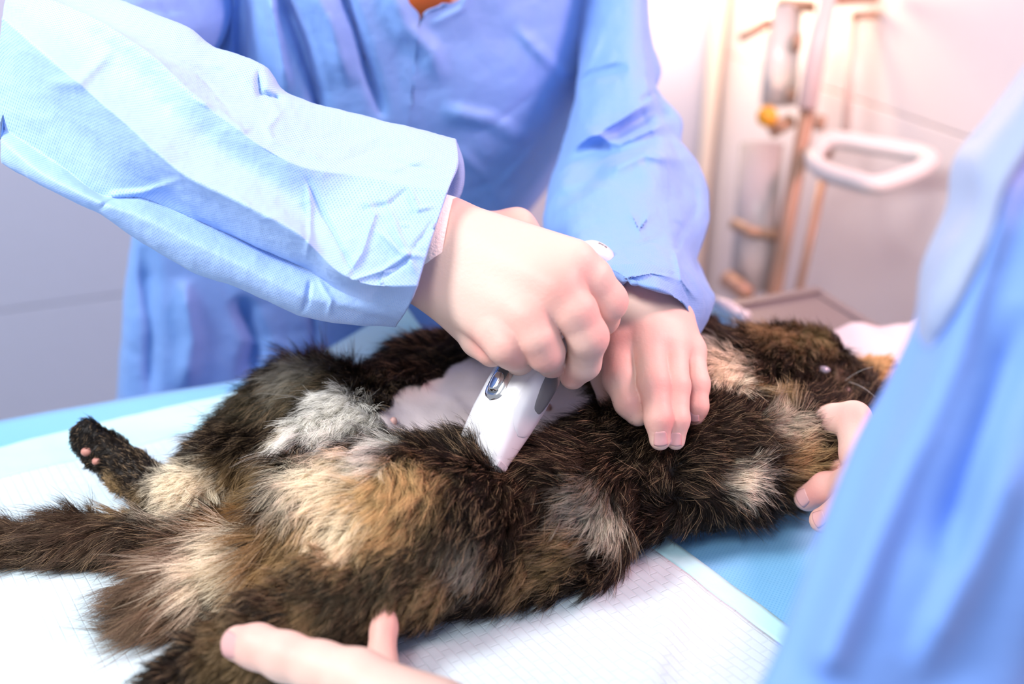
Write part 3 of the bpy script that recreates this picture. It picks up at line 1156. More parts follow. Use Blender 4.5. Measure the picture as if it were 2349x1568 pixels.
us = [
    [(20, 70, .71), (200, 150, .76), (400, 190, .83), (520, 110, .90), (560, 20, .97)],
    [(60, 60, .672), (250, 70, .715), (400, 100, .76), (512, 70, .83), (560, -40, .90)],
    [(60, 10, .662), (200, -20, .70), (360, 0, .745), (490, -10, .81), (560, -110, .88)],
    [(10, 10, .69), (120, -120, .72), (300, -200, .77), (470, -240, .84), (580, -260, .90)],
    [(80, -30, .78), (260, -130, .84), (420, -180, .92), (560, -200, 1.0), (640, -230, 1.06)],
    [(90, 60, .78), (300, 60, .86), (460, 60, .95), (600, 30, 1.05), (680, -20, 1.08)],
]
cloth('sleeve', us, 90, [14, 16, 18, 14, 10, 10], M_GOWN_SHADED, per, lambda q: 1.0 if q < 4 else 0.0,
      creases=[([(300, 20), (380, 50), (470, 110)], 14, .007, True), ([(250, 30), (340, 20), (440, 20)], 14, -.006, True)],
      noise=[(12, .004, 'f', 51), (30, .0018, 'r', 52)], label='upper right sleeve in shade')
kb_ = MB()
kb_.tube([P(930, 540, .664), P(985, 556, .661), P(1018, 566, .657), P(1024, 567, .657)], [.0335, .0345, .0345, .0315], 28, flat=0.86)
kb_.build('knit_cuff', M_KNIT, per, True, label='white knitted cuff at the right wrist')

# gown: left sleeve
ls = [
    [(1335, -160, .96), (1332, 60, .95), (1316, 220, .93), (1284, 340, .90), (1254, 440, .86), (1254, 530, .82), (1300, 610, .78), (1424, 655, .755)],
    [(1375, -160, .91), (1372, 60, .90), (1350, 220, .87), (1320, 340, .83), (1290, 440, .79), (1300, 540, .74), (1350, 600, .695), (1436, 645, .680)],
    [(1430, -160, .885), (1430, 60, .88), (1430, 220, .84), (1410, 340, .80), (1390, 450, .75), (1395, 550, .71), (1420, 605, .678), (1465, 656, .668)],
    [(1480, -150, .885), (1470, 80, .88), (1490, 230, .84), (1500, 340, .79), (1490, 460, .745), (1490, 560, .708), (1500, 620, .678), (1515, 670, .668)],
    [(1500, -120, .90), (1490, 105, .895), (1506, 215, .865), (1545, 330, .82), (1570, 450, .785), (1570, 550, .745), (1570, 630, .70), (1566, 698, .688)],
    [(1470, -100, .94), (1498, 108, .93), (1514, 170, .915), (1500, 216, .90), (1560, 272, .875), (1562, 335, .86), (1602, 380, .845), (1630, 490, .815), (1602, 610, .785), (1646, 680, .75), (1604, 772, .735)],
    [(1440, -100, 1.02), (1460, 100, 1.01), (1450, 300, .96), (1530, 420, .92), (1560, 560, .86), (1560, 700, .80)],
    [(1370, -100, 1.03), (1380, 100, 1.02), (1350, 300, .98), (1340, 450, .92), (1370, 560, .86), (1440, 680, .80)],
]
lc = [
    ([(1270, 390), (1380, 330), (1480, 270), (1540, 240)], 30, -.020, False),
    ([(1300, 340), (1400, 290), (1500, 230)], 22, .010, False),
    ([(1280, 420), (1400, 350), (1520, 300), (1560, 310)], 24, -.018, False),
    ([(1330, 300), (1420, 330), (1545, 280)], 20, .012, False),
    ([(1260, 470), (1340, 420), (1400, 370)], 22, -.012, False),
    ([(1370, 400), (1480, 350), (1590, 370)], 24, .010, False),
    ([(1310, 200), (1360, 170), (1440, 150)], 16, -.008, False),
    ([(1320, 270), (1330, 180), (1380, 60)], 16, .008, False),
    ([(1470, 230), (1500, 210), (1520, 215)], 10, -.012, True),
    ([(1590, 400), (1600, 470), (1560, 560)], 14, -.010, True),
    ([(1550, 500), (1570, 520), (1562, 560), (1545, 570)], 9, -.008, True),
    ([(1550, 560), (1565, 640), (1600, 690)], 12, .010, True),
    ([(1400, 560), (1460, 555), (1530, 535)], 10, -.005, True),
    ([(1420, 640), (1500, 622), (1560, 640)], 12, .007, True),
    ([(1440, 470), (1470, 520), (1500, 480)], 14, .005, True),
    ([(1530, 330), (1535, 440), (1540, 540)], 4, .0015, True),
]
cloth('sleeve', ls, 220, [14, 20, 24, 22, 18, 12, 12, 12], M_GOWN_SHADED, per, lambda q: 1.0 if q <= 5 else 0.0,
      creases=lc, noise=[(13, .0038, 'f', 61), (34, .0012, 'r', 62)], hem=(7, 0.9, 0.06), label='left sleeve with bunched folds at the elbow')


# ================================================================== the assistant at the right
ast = thing('person', 'assistant in blue gown standing close at the right edge with two bare hands', 'person', (0.42, 0.12, 0.0))
ah = [
    (chain([(2010, 1150, .640, .022), (2080, 1230, .59, .026), (2230, 1330, .50, .028)])
     + chain([(1990, 1120, .64, .018), (2000, 1230, .63, .018)]), 0.014),
    (chain([(1884, 966, .705, .0100), (1915, 962, .698, .0105), (1957, 962, .688, .0122), (1972, 1040, .668, .0125), (1990, 1120, .645, .0155)]), 0.005),
    (chain([(1890, 1092, .70, .0085), (1930, 1085, .69, .0098), (1985, 1110, .66, .0115)]), 0.005),
    (chain([(1852, 1141, .684, .0092), (1895, 1120, .672, .0105), (1950, 1112, .655, .0112), (2010, 1150, .635, .0130)]), 0.005),
    (chain([(1886, 1193, .655, .0084), (1925, 1178, .648, .0098), (1975, 1165, .64, .0105), (2020, 1180, .63, .0125)]), 0.005),
    (chain([(1920, 1235, .635, .0074), (1960, 1215, .63, .0085), (2010, 1215, .62, .0110)]), 0.005),
]
A1 = hand_mesh(ah, 0.0013, 0.0008, 0.007, [(P(1960, 950, .675), .012, .6), (P(1870, 960, .69), .010, .5), (P(1855, 1140, .67), .014, .8),
                                           (P(1885, 1195, .64), .014, .8), (P(1900, 1100, .68), .02, .9), (P(1960, 1120, .65), .02, .5)])
bh = [
    (chain([(900, 1640, .530, .020), (1000, 1700, .500, .026), (1150, 1820, .46, .027), (1400, 2000, .41, .030)])
     + chain([(860, 1590, .520, .016), (960, 1660, .50, .020)]), 0.014),
    (chain([(548, 1475, .548, .0098), (590, 1482, .542, .0112), (655, 1505, .534, .0122), (735, 1530, .526, .0128), (820, 1558, .518, .0150), (920, 1630, .505, .019)]), 0.006),
    (chain([(884, 1395, .582, .0070), (880, 1440, .573, .0076), (874, 1520, .560, .0088), (896, 1630, .535, .0115)]), 0.004),
    (chain([(790, 1500, .592, .0075), (820, 1560, .580, .0085), (880, 1640, .55, .0115)]), 0.004),
    (chain([(720, 1520, .590, .0075), (770, 1590, .570, .0085), (880, 1680, .54, .0115)]), 0.004),
    (chain([(690, 1570, .575, .0070), (760, 1640, .555, .0080), (880, 1720, .53, .0110)]), 0.004),
]
A2 = hand_mesh(bh, 0.0012, 0.0008, 0.007, [(P(560, 1470, .54), .012, .55), (P(655, 1490, .52), .010, .35), (P(880, 1440, .565), .02, .55), (P(600, 1500, .53), .010, .25)])
AB = np.array([0.45, 0.10, 0.0])
abp = [([(AB + ZZ * .75, AB + ZZ * 1.22, .11, .10), (AB + UX * .08 + ZZ * .75, AB + UX * .1 + ZZ * 1.22, .1, .09),
         (AB + ZZ * 1.24, AB + ZZ * 1.38, .05, .05),
         (AB + np.array([-.06, .10, 1.22]), P(2230, 1330, .50), .045, .03),
         (AB + np.array([-.10, -.06, 1.20]), AB + np.array([-.2, -.12, 1.0]), .045, .036), (AB + np.array([-.2, -.12, 1.0]), P(1400, 2000, .41), .036, .03),
         (AB + ZZ * .75, AB + np.array([0, 0, .06]), .08, .045), (AB + UX * .12 + ZZ * .75, AB + UX * .14 + ZZ * .06, .08, .045),
         (AB + np.array([0, 0, .04]), AB + np.array([0, .12, .032]), .038, .03), (AB + UX * .14 + ZZ * .04, AB + UX * .14 + np.array([0, .12, .032]), .038, .03)], 0.04)]
lo, hi = bounds(abp, 0.05)
fld = Field(lo, hi, 0.016)
Vb, Fcb = surface_nets(chain_field(fld, abp, 0, 0), fld)
V, F, C = merge([(Vb, Fcb, skin_cols(Vb, [])), A1, A2])
mesh_obj('body', V, F, M_SKIN, ast, cols=C)
for (hd, t, d_, up, wd, ln) in ((A2, (551, 1477, .547), (600, 1486, .541), (-.25, -.80, .60), .0072, .0125),
                            (A1, (1862, 1140, .682), (1900, 1120, .672), (-.35, -.6, .75), .0060, .0100),
                            (A1, (1895, 1191, .654), (1928, 1178, .648), (-.35, -.6, .75), .0054, .0095)):
    nail(ast, hd, P(*t), P(*d_), np.array(up, float), wd, ln)
ag = [
    [(2390, 60, .47), (2262, 270, .46), (2186, 375, .455), (2166, 480, .445), (2112, 610, .44), (2098, 740, .43), (2045, 880, .42), (1988, 985, .41), (1930, 1110, .40), (1880, 1235, .392), (1828, 1400, .382), (1742, 1590, .372), (1600, 1900, .36)],
    [(2420, 100, .435), (2310, 290, .42), (2230, 420, .415), (2210, 540, .41), (2160, 680, .402), (2120, 790, .40), (2075, 920, .395), (2010, 1050, .385), (1960, 1180, .375), (1905, 1330, .368), (1850, 1490, .36), (1680, 1900, .345)],
    [(2520, 150, .415), (2390, 330, .395), (2300, 480, .385), (2270, 620, .38), (2230, 780, .375), (2190, 900, .37), (2140, 1030, .365), (2090, 1180, .36), (2040, 1320, .355), (1970, 1500, .35), (1800, 1900, .335)],
    [(2700, 200, .40), (2560, 420, .375), (2460, 650, .365), (2380, 850, .36), (2290, 1100, .355), (2200, 1350, .352), (2130, 1550, .35), (2000, 1900, .34)],
    [(2950, 300, .39), (2850, 600, .37), (2700, 900, .365), (2550, 1200, .36), (2420, 1500, .36), (2300, 1900, .35)],
    [(2950, 200, .50), (2850, 600, .50), (2700, 900, .49), (2550, 1200, .48), (2420, 1500, .46), (2300, 1900, .44)],
    [(2480, 100, .52), (2330, 350, .51), (2230, 650, .50), (2120, 900, .48), (2000, 1200, .46), (1900, 1500, .44), (1720, 1900, .42)],
]
cloth('gown', ag, 160, 18, M_GOWN3, ast, lambda q: 1.0 if q <= 4 else 0.0,
      creases=[([(2200, 400), (2260, 330), (2349, 380)], 40, -.006, False), ([(2349, 230), (2280, 520), (2190, 800), (2060, 1100), (1900, 1500)], 60, .010, False, False),
               ([(2360, 700), (2250, 1000), (2150, 1300)], 70, -.010, False), ([(2340, 1000), (2230, 1300), (2100, 1560)], 60, .008, False)],
      noise=[(9, .004, 'f', 71)], label='blue gown of the assistant')

ae = [  # added strip of paler cloth in place of the highlight on the fold
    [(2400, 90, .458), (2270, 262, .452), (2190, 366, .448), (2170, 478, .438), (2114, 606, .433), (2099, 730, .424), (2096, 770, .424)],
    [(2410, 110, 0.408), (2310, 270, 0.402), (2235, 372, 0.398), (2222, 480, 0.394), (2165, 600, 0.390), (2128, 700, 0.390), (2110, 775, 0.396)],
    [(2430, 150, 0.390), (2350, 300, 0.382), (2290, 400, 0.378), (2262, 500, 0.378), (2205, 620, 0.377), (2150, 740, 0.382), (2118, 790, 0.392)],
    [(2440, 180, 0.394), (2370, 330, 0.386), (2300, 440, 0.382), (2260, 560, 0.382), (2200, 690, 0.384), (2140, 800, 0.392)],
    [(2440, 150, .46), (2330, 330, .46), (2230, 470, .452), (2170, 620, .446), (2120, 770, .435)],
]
cloth('gown_highlight', ae, 70, 10, M_HIGHLIGHT, ast, lambda q: 1.0 if q <= 2 else 0.0, noise=[(14, .004, 'f', 81)], label='added pale strip drawing the highlight along the gown shoulder edge')

# ================================================================== hair clipper
CB = P(1082, 1082, .645)                   # blade end
CE = P(1377, 572, .704)                    # cap end
clip = thing('hair_clipper', 'white cordless hair clipper with chrome switch and grey side grip in the fist', 'clipper', tuple(CB))
ca = (CE - CB)
CL = np.linalg.norm(ca)
ca /= CL
tc = TOCAM((CB + CE) / 2)
tc = tc - ca * tc.dot(ca)
tc /= np.linalg.norm(tc)
rt = np.cross(tc, ca)                      # sideways in the picture
if rt[0] < 0: rt = -rt
cF = tc * 0.72 - rt * 0.69                 # normal of the switch face
cS = tc * 0.69 + rt * 0.72                 # normal of the grip side
sec = [(-.002, .0175, .0050, -.0030), (.004, .0195, .0070, -.0025), (.020, .0212, .0115, -.0005), (.040, .0215, .0155, 0), (.060, .0210, .0178, 0), (.080, .0200, .0180, 0),
       (.105, .0180, .0165, 0), (.135, .0160, .0150, 0), (.155, .0150, .0140, 0)]


def csec(t):
    ts = [s[0] for s in sec]
    return [np.interp(t, ts, [s[i] for s in sec]) for i in (1, 2, 3)]


NR = 40
rows = []
for t in np.linspace(-.002, CL - .012, 46):
    wv, th, off = csec(t)
    n = 3.2 if t < .08 else 2.5
    ring = []
    for k in range(NR):
        a_ = 2 * math.pi * k / NR
        cx_, sy_ = math.cos(a_), math.sin(a_)
        px_ = math.copysign(abs(cx_) ** (2 / n), cx_) * wv
        py_ = math.copysign(abs(sy_) ** (2 / n), sy_) * th + off
        ring.append(CB + ca * t + cS * px_ + cF * py_)
    rows.append(ring)
v = [p for r in rows for p in r]
f = [(i * NR + k, i * NR + (k + 1) % NR, (i + 1) * NR + (k + 1) % NR, (i + 1) * NR + k) for i in range(len(rows) - 1) for k in range(NR)]
f += [tuple(range(NR - 1, -1, -1)), tuple((len(rows) - 1) * NR + k for k in range(NR))]
mesh_obj('casing', v, f, M_WHITE, clip)
# rounded end cap with the charging socket
b = MB()
tt_ = [0, .3, .6, .85, 1.0]
b.tube([CB + ca * (CL - .013 + .015 * t) for t in tt_], [.0160, .0160, .0145, .0110, .0040], 28)
b.build('end_cap', M_WHITE, clip, True)
b = MB()
so = CE - ca * .0030 + tc * .0128
b.box(so, (rt, ca, tc), (.0034, .0009, .0008), 0.0003)
b.build('socket', M_GREY, clip)
b = MB()
b.tube([so + rt * .001 - tc * .001, so + rt * .001 + tc * .0010], .0006, 8)
b.build('pin', M_CHROME, clip, True)


def face_pt(t, s, lift=0.0):
    wv, th, off = csec(t)
    x = min(abs(s) / wv, .999)
    n = 3.2 if t < .08 else 2.5
    return CB + ca * t + cS * s + cF * (th * (1 - x ** n) ** (1 / n) + off + lift)


def side_pt(t, s, lift=0.0):
    wv, th, off = csec(t)
    x = min(abs(s) / th, .999)
    n = 3.2 if t < .08 else 2.5
    return CB + ca * t + cF * (s + off) + cS * (wv * (1 - x ** n) ** (1 / n) + lift)


def patch(fn, t0, t1, half, lift, n=20, shape='pill', s0=0.0):
    v, f = [], []
    for i in range(n + 1):
        t = t0 + (t1 - t0) * i / n
        u = abs(2 * i / n - 1)
        if shape == 'pill':
            L2, r = (t1 - t0) / 2, half
            e = max(0, abs(t - (t0 + t1) / 2) - (L2 - r)) / r
            hw = half * math.sqrt(max(0, 1 - e * e))
        else:
            hw = half * math.sqrt(max(0, 1 - u ** 2.2))
        for j in range(9):
            s = (j / 4 - 1)
            l = lift * (1 - abs(s) ** 6) * min(1, (1 - u) * 8)
            v.append(fn(t, s0 + s * max(hw, 1e-5), l + .0002))
    for i in range(n):
        for j in range(8):
            f.append((i * 9 + j, i * 9 + j + 1, (i + 1) * 9 + j + 1, (i + 1) * 9 + j))
    return v, f


v, f = patch(face_pt, .045, .083, .0086, .0016, s0=-.003)
sw = mesh_obj('switch_rim', v, f, M_CHROME, clip)
v, f = patch(face_pt, .048, .081, .0067, .0022, s0=-.003)
mesh_obj('switch_track', v, f, simple('switch_dark', (0.16, 0.18, 0.21), 0.15, 0.6), clip)
v, f = patch(face_pt, .0500, .065, .0058, .0042, s0=-.003)
mesh_obj('switch_button', v, f, M_CHROME, clip)
b = MB()
b.tube([face_pt(.0685, -.008, .003), face_pt(.0685, .002, .003)], .0010, 8)
b.build('switch_rib', M_CHROME, clip, True)
v, f = patch(side_pt, .050, .118, .0105, .0010, 30, 'ell', s0=-.002)
mesh_obj('side_grip', v, f, M_GREY, clip)
v, f = patch(side_pt, .032, .085, .0135, .0006, 24, 'ell', s0=.0015)
mesh_obj('side_panel', v, f, M_WHITE, clip)
b = MB()
b.box(CB + ca * .010 + cS * .0196 + cF * .0, (ca, cF, cS), (.0022, .0052, .0020), .0004)
b.build('blade_lever', simple('pale_grey', (0.55, 0.55, 0.6), 0.4), clip)
b = MB()
b.box(CB - ca * .004 - cF * .004, (cS, cF, ca), (.0185, .0016, .006), .0006)
bl = b.build('blade', simple('blade_steel', (0.5, 0.5, 0.52), 0.35, 0.6), clip)
tm = MB()
for k in range(22):
    tm.box(CB - ca * .0115 - cF * .004 + cS * (-.0178 + k * .0017), (cS, cF, ca), (.0005, .0012, .0028))
to = tm.build('tooth', M_CHROME, bl)
to['kind'] = 'stuff'

# ================================================================== the cat
cat = thing('cat', 'brown and cream tortoiseshell cat lying on its back with a shaved white belly', 'cat', tuple(T(1100, 1080, 0.0)))


def ch(pts, fl, k=0.02):
    out = []
    for p, q in zip(pts[:-1], pts[1:]):
        out.append((T(*p[:3]), T(*q[:3]), p[3], q[3], fl, k))
    return out


prims = []
near = [(1690, 985, .050, .038), (1600, 1055, .046, .036), (1430, 1092, .045, .038), (1270, 1175, .042, .037), (1140, 1240, .034, .028), (1010, 1200, .046, .042), (760, 1230, .045, .038)]
farp = [(1690, 900, .052, .038), (1540, 865, .050, .043), (1330, 885, .050, .043), (1120, 925, .046, .040), (930, 1000, .044, .038), (740, 1110, .045, .036)]
midp = [(1720, 925, .055, .040), (1570, 955, .050, .048), (1380, 985, .036, .038), (1210, 1030, .030, .036), (1000, 1080, .030, .036), (750, 1170, .045, .040)]
for ln_ in (near, farp, midp): prims += ch(ln_, .016, .03)
prims += ch([(1860, 880, .060, .026), (1780, 892, .060, .031), (1700, 930, .058, .040)], .014, .03)
prims += ch([(1300, 1235, .030, .030), (1100, 1265, .030, .030), (1000, 1300, .030, .028)], .016, .02)
prims += ch([(1866, 858, .062, .026), (1815, 862, .062, .030), (1760, 875, .060, .030)], .010, .02)        # skull
prims += ch([(1930, 900, .054, .0130), (1890, 884, .058, .020), (1850, 874, .060, .025)], .006, .015)     # muzzle
prims += ch([(1820, 920, .052, .016), (1890, 915, .050, .010)], .008, .010)                               # jaw
prims += ch([(1752, 822, .058, .012), (1705, 806, .055, .004)], .006, .008)                               # ear laid back
# near fore leg, stretched towards the assistant's hand
prims += ch([(1600, 1060, .050, .042), (1700, 1050, .050, .038), (1800, 1035, .052, .031), (1880, 1000, .055, .022), (1930, 950, .052, .0135), (1968, 918, .048, .0125), (1985, 900, .046, .011)], .012, .02)
# far fore leg, only its paw in view
prims += ch([(1700, 870, .045, .030), (1850, 840, .035, .016), (1960, 868, .030, .0125), (2018, 868, .030, .0145), (2040, 862, .028, .011)], .007, .012)
# near hind leg: thigh, shank held by the bare hand, foot out of the picture
TH0 = len(prims)
prims += ch([(830, 1205, .052, .040), (930, 1195, .060, .040), (1030, 1195, .062, .034)], .013, .02)
TH1 = len(prims)
prims += ch([(1030, 1235, .054, .034), (900, 1315, .046, .033), (760, 1385, .040, .029), (630, 1450, .034, .024), (520, 1510, .026, .018), (380, 1590, .018, .015)], .0095, .007)
# far hind leg: thigh, shank, hock, black foot
TF0 = len(prims)
prims += ch([(800, 1060, .056, .040), (745, 960, .058, .033), (690, 925, .056, .026)], .018, .02)
TF1 = len(prims)
prims += ch([(690, 925, .056, .026), (610, 990, .050, .023), (520, 1070, .042, .020), (430, 1150, .034, .018)], .015, .02)
prims += ch([(430, 1155, .034, .0180), (370, 1130, .036, .0150), (300, 1085, .042, .0135), (240, 1035, .050, .0125), (205, 1005, .056, .0120)], .004, .010)
prims += ch([(225, 1010, .056, .0085), (186, 992, .060, .0075)], .003, .004)
prims += ch([(215, 1000, .060, .0085), (200, 985, .066, .0072)], .003, .004)
prims += ch([(235, 1035, .048, .0085), (190, 1015, .052, .0070)], .003, .004)
# tail
prims += ch([(640, 1245, .028, .022), (500, 1248, .020, .016), (330, 1248, .017, .0155), (160, 1252, .016, .0145), (0, 1262, .015, .0125), (-160, 1270, .014, .010)], .017, .012)
# loose fluff of the near thigh between tail and shank
prims += ch([(640, 1300, .032, .030), (520, 1325, .022, .022), (430, 1360, .018, .021), (350, 1400, .014, .014)], .026, .012)
# rolls of skin and fur round the shaved belly
prims += ch([(1180, 800, .070, .024), (1080, 830, .068, .024), (960, 860, .066, .024), (880, 885, .064, .020)], .014, .010)
prims += ch([(1400, 1005, .080, .012), (1300, 1040, .074, .010)], .014, .010)
prims += ch([(1060, 1050, .078, .016), (1010, 1060, .076, .014)], .014, .008)
prims += ch([(860, 1010, .078, .013), (780, 955, .082, .014), (720, 1000, .078, .012)], .008, .010)

lo = np.min([np.minimum(p[0] - p[2], p[1] - p[3]) for p in prims], 0) - .015
hi = np.max([np.maximum(p[0] + p[2], p[1] + p[3]) for p in prims], 0) + .015
fld = Field(lo, hi, 0.0028)
F_ = fld.new()
for p in prims: fld.cone(F_, p[0], p[1], p[2], p[3], p[5])
Vc, Fc = surface_nets(F_, fld)
Vc[:, 2] = np.maximum(Vc[:, 2], TABZ + 0.013)
Nc = vert_normals(Vc, Fc)
Vc = Vc + Nc * (0.0030 * fbm(Vc * 48, 77, 2))[:, None]

DARK = np.array([0.011, 0.0072, 0.0052])
BROWN = np.array([0.032, 0.0185, 0.0115])
TAN = np.array([0.60, 0.40, 0.19])
GINGER = np.array([0.46, 0.22, 0.07])
CREAM = np.array([0.95, 0.83, 0.64])
PALE = np.array([0.93, 0.90, 0.83])
GREYW = np.array([0.50, 0.46, 0.38])
GRN = np.array([0.15, 0.125, 0.075])
DGR = np.array([0.055, 0.043, 0.026])
# coat patches: x, y, height, radius, colour, strength
patches = [
    (950, 1290, 0, .030, DGR, .9), (880, 1335, 0, .028, DGR, .9), (800, 1385, 0, .028, DGR, .9), (720, 1425, 0, .026, DGR, .9), (1000, 1250, 0, .030, DARK, .9), (900, 1270, 0, .016, DGR, .9), (820, 1320, 0, .018, DGR, .9), (1060, 1150, 0, .026, DARK, .9), (1040, 1060, 0, .02, DARK, .9),
    (440, 1100, 0, .010, CREAM, .9), (400, 1160, 0, .012, CREAM, .8), (745, 925, 0, .012, PALE, 1.0), (770, 980, 0, .014, PALE, 1.0), (665, 1000, 0, .010, CREAM, .9),
    (420, 1130, .050, .026, CREAM, 1.0), (455, 1125, .05, .018, CREAM, .9),
    (520, 1295, .04, .022, CREAM, 1.0), (500, 1325, .04, .016, CREAM, 1.0), (545, 1262, .045, .015, CREAM, .9),
    (770, 1195, .08, .034, TAN, .9), (840, 1170, .09, .030, TAN, .9), (790, 1215, .08, .020, CREAM, .9), (900, 1140, .10, .026, TAN, .8),
    (720, 1110, .08, .028, CREAM, .8), (780, 1100, .085, .022, CREAM, .7), (960, 1115, .10, .018, TAN, .8), (880, 1190, .09, .016, GINGER, .6),
    (600, 1290, .06, .036, GINGER, .35), (680, 1290, .07, .030, TAN, .4), (560, 1215, .05, .026, GINGER, .45), (640, 1340, .06, .03, BROWN, .8),
    (690, 1000, .085, .014, PALE, 1.0), (730, 970, .09, .018, PALE, 1.0), (780, 935, .095, .014, PALE, 1.0), (800, 960, .095, .018, PALE, .9), (840, 985, .095, .016, PALE, .9),
    (760, 1010, .09, .016, PALE, .8), (880, 1030, .095, .016, PALE, .7), (800, 1060, .09, .016, CREAM, .5), (930, 1000, .095, .016, PALE, .6), (850, 1075, .09, .012, PALE, .6),
    (820, 1020, .092, .008, BROWN, .8),
    (680, 870, .08, .024, GREYW, .55), (700, 900, .085, .024, GRN, .7), (600, 920, .07, .024, GRN, .5),
    (520, 1100, .05, .020, TAN, .4), (560, 1150, .05, .024, GINGER, .4), (600, 1120, .06, .022, TAN, .35),
    (250, 1235, .03, .025, np.array([.075,.048,.032]), .9), (100, 1240, .03, .05, np.array([.075,.048,.032]), .9), (400, 1245, .03, .018, np.array([.075,.048,.032]), .8), (-40, 1250, .03, .05, np.array([.075,.048,.032]), .9), (380, 1380, .03, .04, np.array([.16, .10, .065]), .9), (470, 1340, .04, .03, np.array([.20, .13, .085]), .8),
    (1350, 1175, .06, .020, GREYW, .6), (1390, 1205, .05, .013, CREAM, .6), (1300, 1250, .04, .014, TAN, .45), (1230, 1290, .03, .018, TAN, .4), (1330, 1090, .04, .012, BROWN, .9), (1180, 1130, .09, .02, BROWN, .6),
    (1060, 1290, .07, .016, GREYW, .45), (990, 1370, .06, .016, TAN, .4), (900, 1400, .05, .016, TAN, .3), (700, 1420, .05, .012, TAN, .3), (560, 1520, .035, .025, TAN, .3),
    (1655, 850, .10, .023, CREAM, 1.0), (1640, 880, 0, .016, CREAM, .9), (1635, 880, .105, .014, np.array([.70, .50, .28]), 1.0), (1630, 810, .09, .010, PALE, .8), (1690, 835, .10, .010, CREAM, .7),
    (1690, 1100, .05, .013, CREAM, .75), (1720, 1090, .06, .014, GREYW, .6), (1800, 980, .085, .016, CREAM, .45), (1830, 1040, .07, .016, TAN, .6), (1760, 1010, .085, .020, BROWN, .7), (1850, 1080, .045, .02, TAN, .45),
    (1780, 780, .085, .022, TAN, .45), (1870, 785, .085, .018, TAN, .35), (1740, 900, .09, .012, TAN, .4), (1800, 930, .085, .012, TAN, .4), (1920, 870, .065, .010, np.array([.22, .16, .12]), .8),
    (2018, 865, .04, .024, np.array([.66, .42, .20]), 1.0), (2000, 830, .045, .014, np.array([.66, .42, .20]), 1.0),
    (1970, 915, .055, .022, np.array([.012, .009, .008]), 1.0), (1650, 1000, .10, .03, BROWN, .5),
    (200, 1000, .07, .02, np.array([.012, .009, .008]), 1.0), (270, 1060, .06, .02, np.array([.015, .011, .009]), .9), (330, 1110, .05, .018, np.array([.02, .014, .011]), .8), (262, 1120, .03, .012, TAN, .6), (300, 1160, .025, .012, TAN, .6),
]
CATBVH = BVHTree.FromPolygons([tuple(q) for q in Vc], Fc.tolist())


def on_cat(x, y, lift=0.0):
    """the point of the cat's body met first along the sight line"""
    o_ = np.array([0, 0, CAMZ])
    a = P(x, y, 1.0) - o_
    a /= np.linalg.norm(a)
    hit = CATBVH.ray_cast(Vector(o_), Vector(a), 3.0)[0]
    if hit is None: return T(x, y, .04)
    return np.array(hit) - a * lift


patches.sort(key=lambda p: p[4].mean())
PC = np.array([on_cat(p[0], p[1], -.004) for p in patches])
PR = np.array([p[3] for p in patches])
PK = np.array([p[4] for p in patches])
PS = np.array([p[5] for p in patches])
# shaved patch of the belly
shave = [(925, 985, .095, .020), (980, 945, .10, .026), (1040, 920, .105, .026), (1100, 890, .108, .028), (1170, 900, .112, .030), (1240, 910, .115, .026), (1300, 915, .112, .020),
         (1160, 980, .11, .030), (1220, 985, .11, .022), (1060, 975, .105, .024)]
SHC = np.array([on_cat(s[0], s[1], -.002) for s in shave])
SHR = np.array([s[3] for s in shave])


def coat(Pn, jitter=None):
    col = np.tile(DARK, (len(Pn), 1))
    n = 0.5 + 0.5 * fbm(Pn * 38, 90, 3)
    col = col * (1 - 0.55 * n[:, None]) + BROWN * 0.55 * n[:, None]
    w = fbm(Pn * 60, 95, 2) * 0.35
    for c, r, k, s in zip(PC, PR, PK, PS):
        d = np.linalg.norm(Pn - c, axis=1) / (r * 0.98) + w + (0 if jitter is None else jitter)
        m = (s * np.clip(1.5 - 1.25 * d, 0, 1))[:, None]
        col = col * (1 - m) + k * m
    return col


def shaved(Pn):
    d = np.min(np.linalg.norm(Pn[:, None, :] - SHC[None], axis=2) / SHR[None], axis=1)
    return d + 0.22 * fbm(Pn * 70, 99, 2)


cc = coat(Vc) * 0.75
sv = shaved(Vc)
sk_ = np.clip((1.12 - sv) / 0.12, 0, 1)[:, None]
belly = np.array([0.86, 0.75, 0.75]) * (0.92 + 0.1 * fbm(Vc * 90, 5, 3))[:, None]
spot = np.clip(fbm(Vc * 48 + 3, 44, 2) * 2.4 - .55, 0, 1)[:, None] * np.clip((Vc[:, :1] - T(1200, 930, .1)[0]) / .02, 0, 1)
belly = belly * (1 - spot * .6) + np.array([.24, .20, .17]) * spot * .6
cc = cc * (1 - sk_) + belly * sk_
M_CATB = vcol_mat('cat_skin', 0.65, 0.0, 0.5, 500)
mesh_obj('body', Vc, Fc, M_CATB, cat, cols=cc)

# ---- fur as real strands
rng = np.random.default_rng(7)
tri = np.concatenate([Fc[:, [0, 1, 2]], Fc[:, [0, 2, 3]]])
A0, A1_, A2_ = Vc[tri[:, 0]], Vc[tri[:, 1]], Vc[tri[:, 2]]
ar = np.linalg.norm(np.cross(A1_ - A0, A2_ - A0), axis=1)
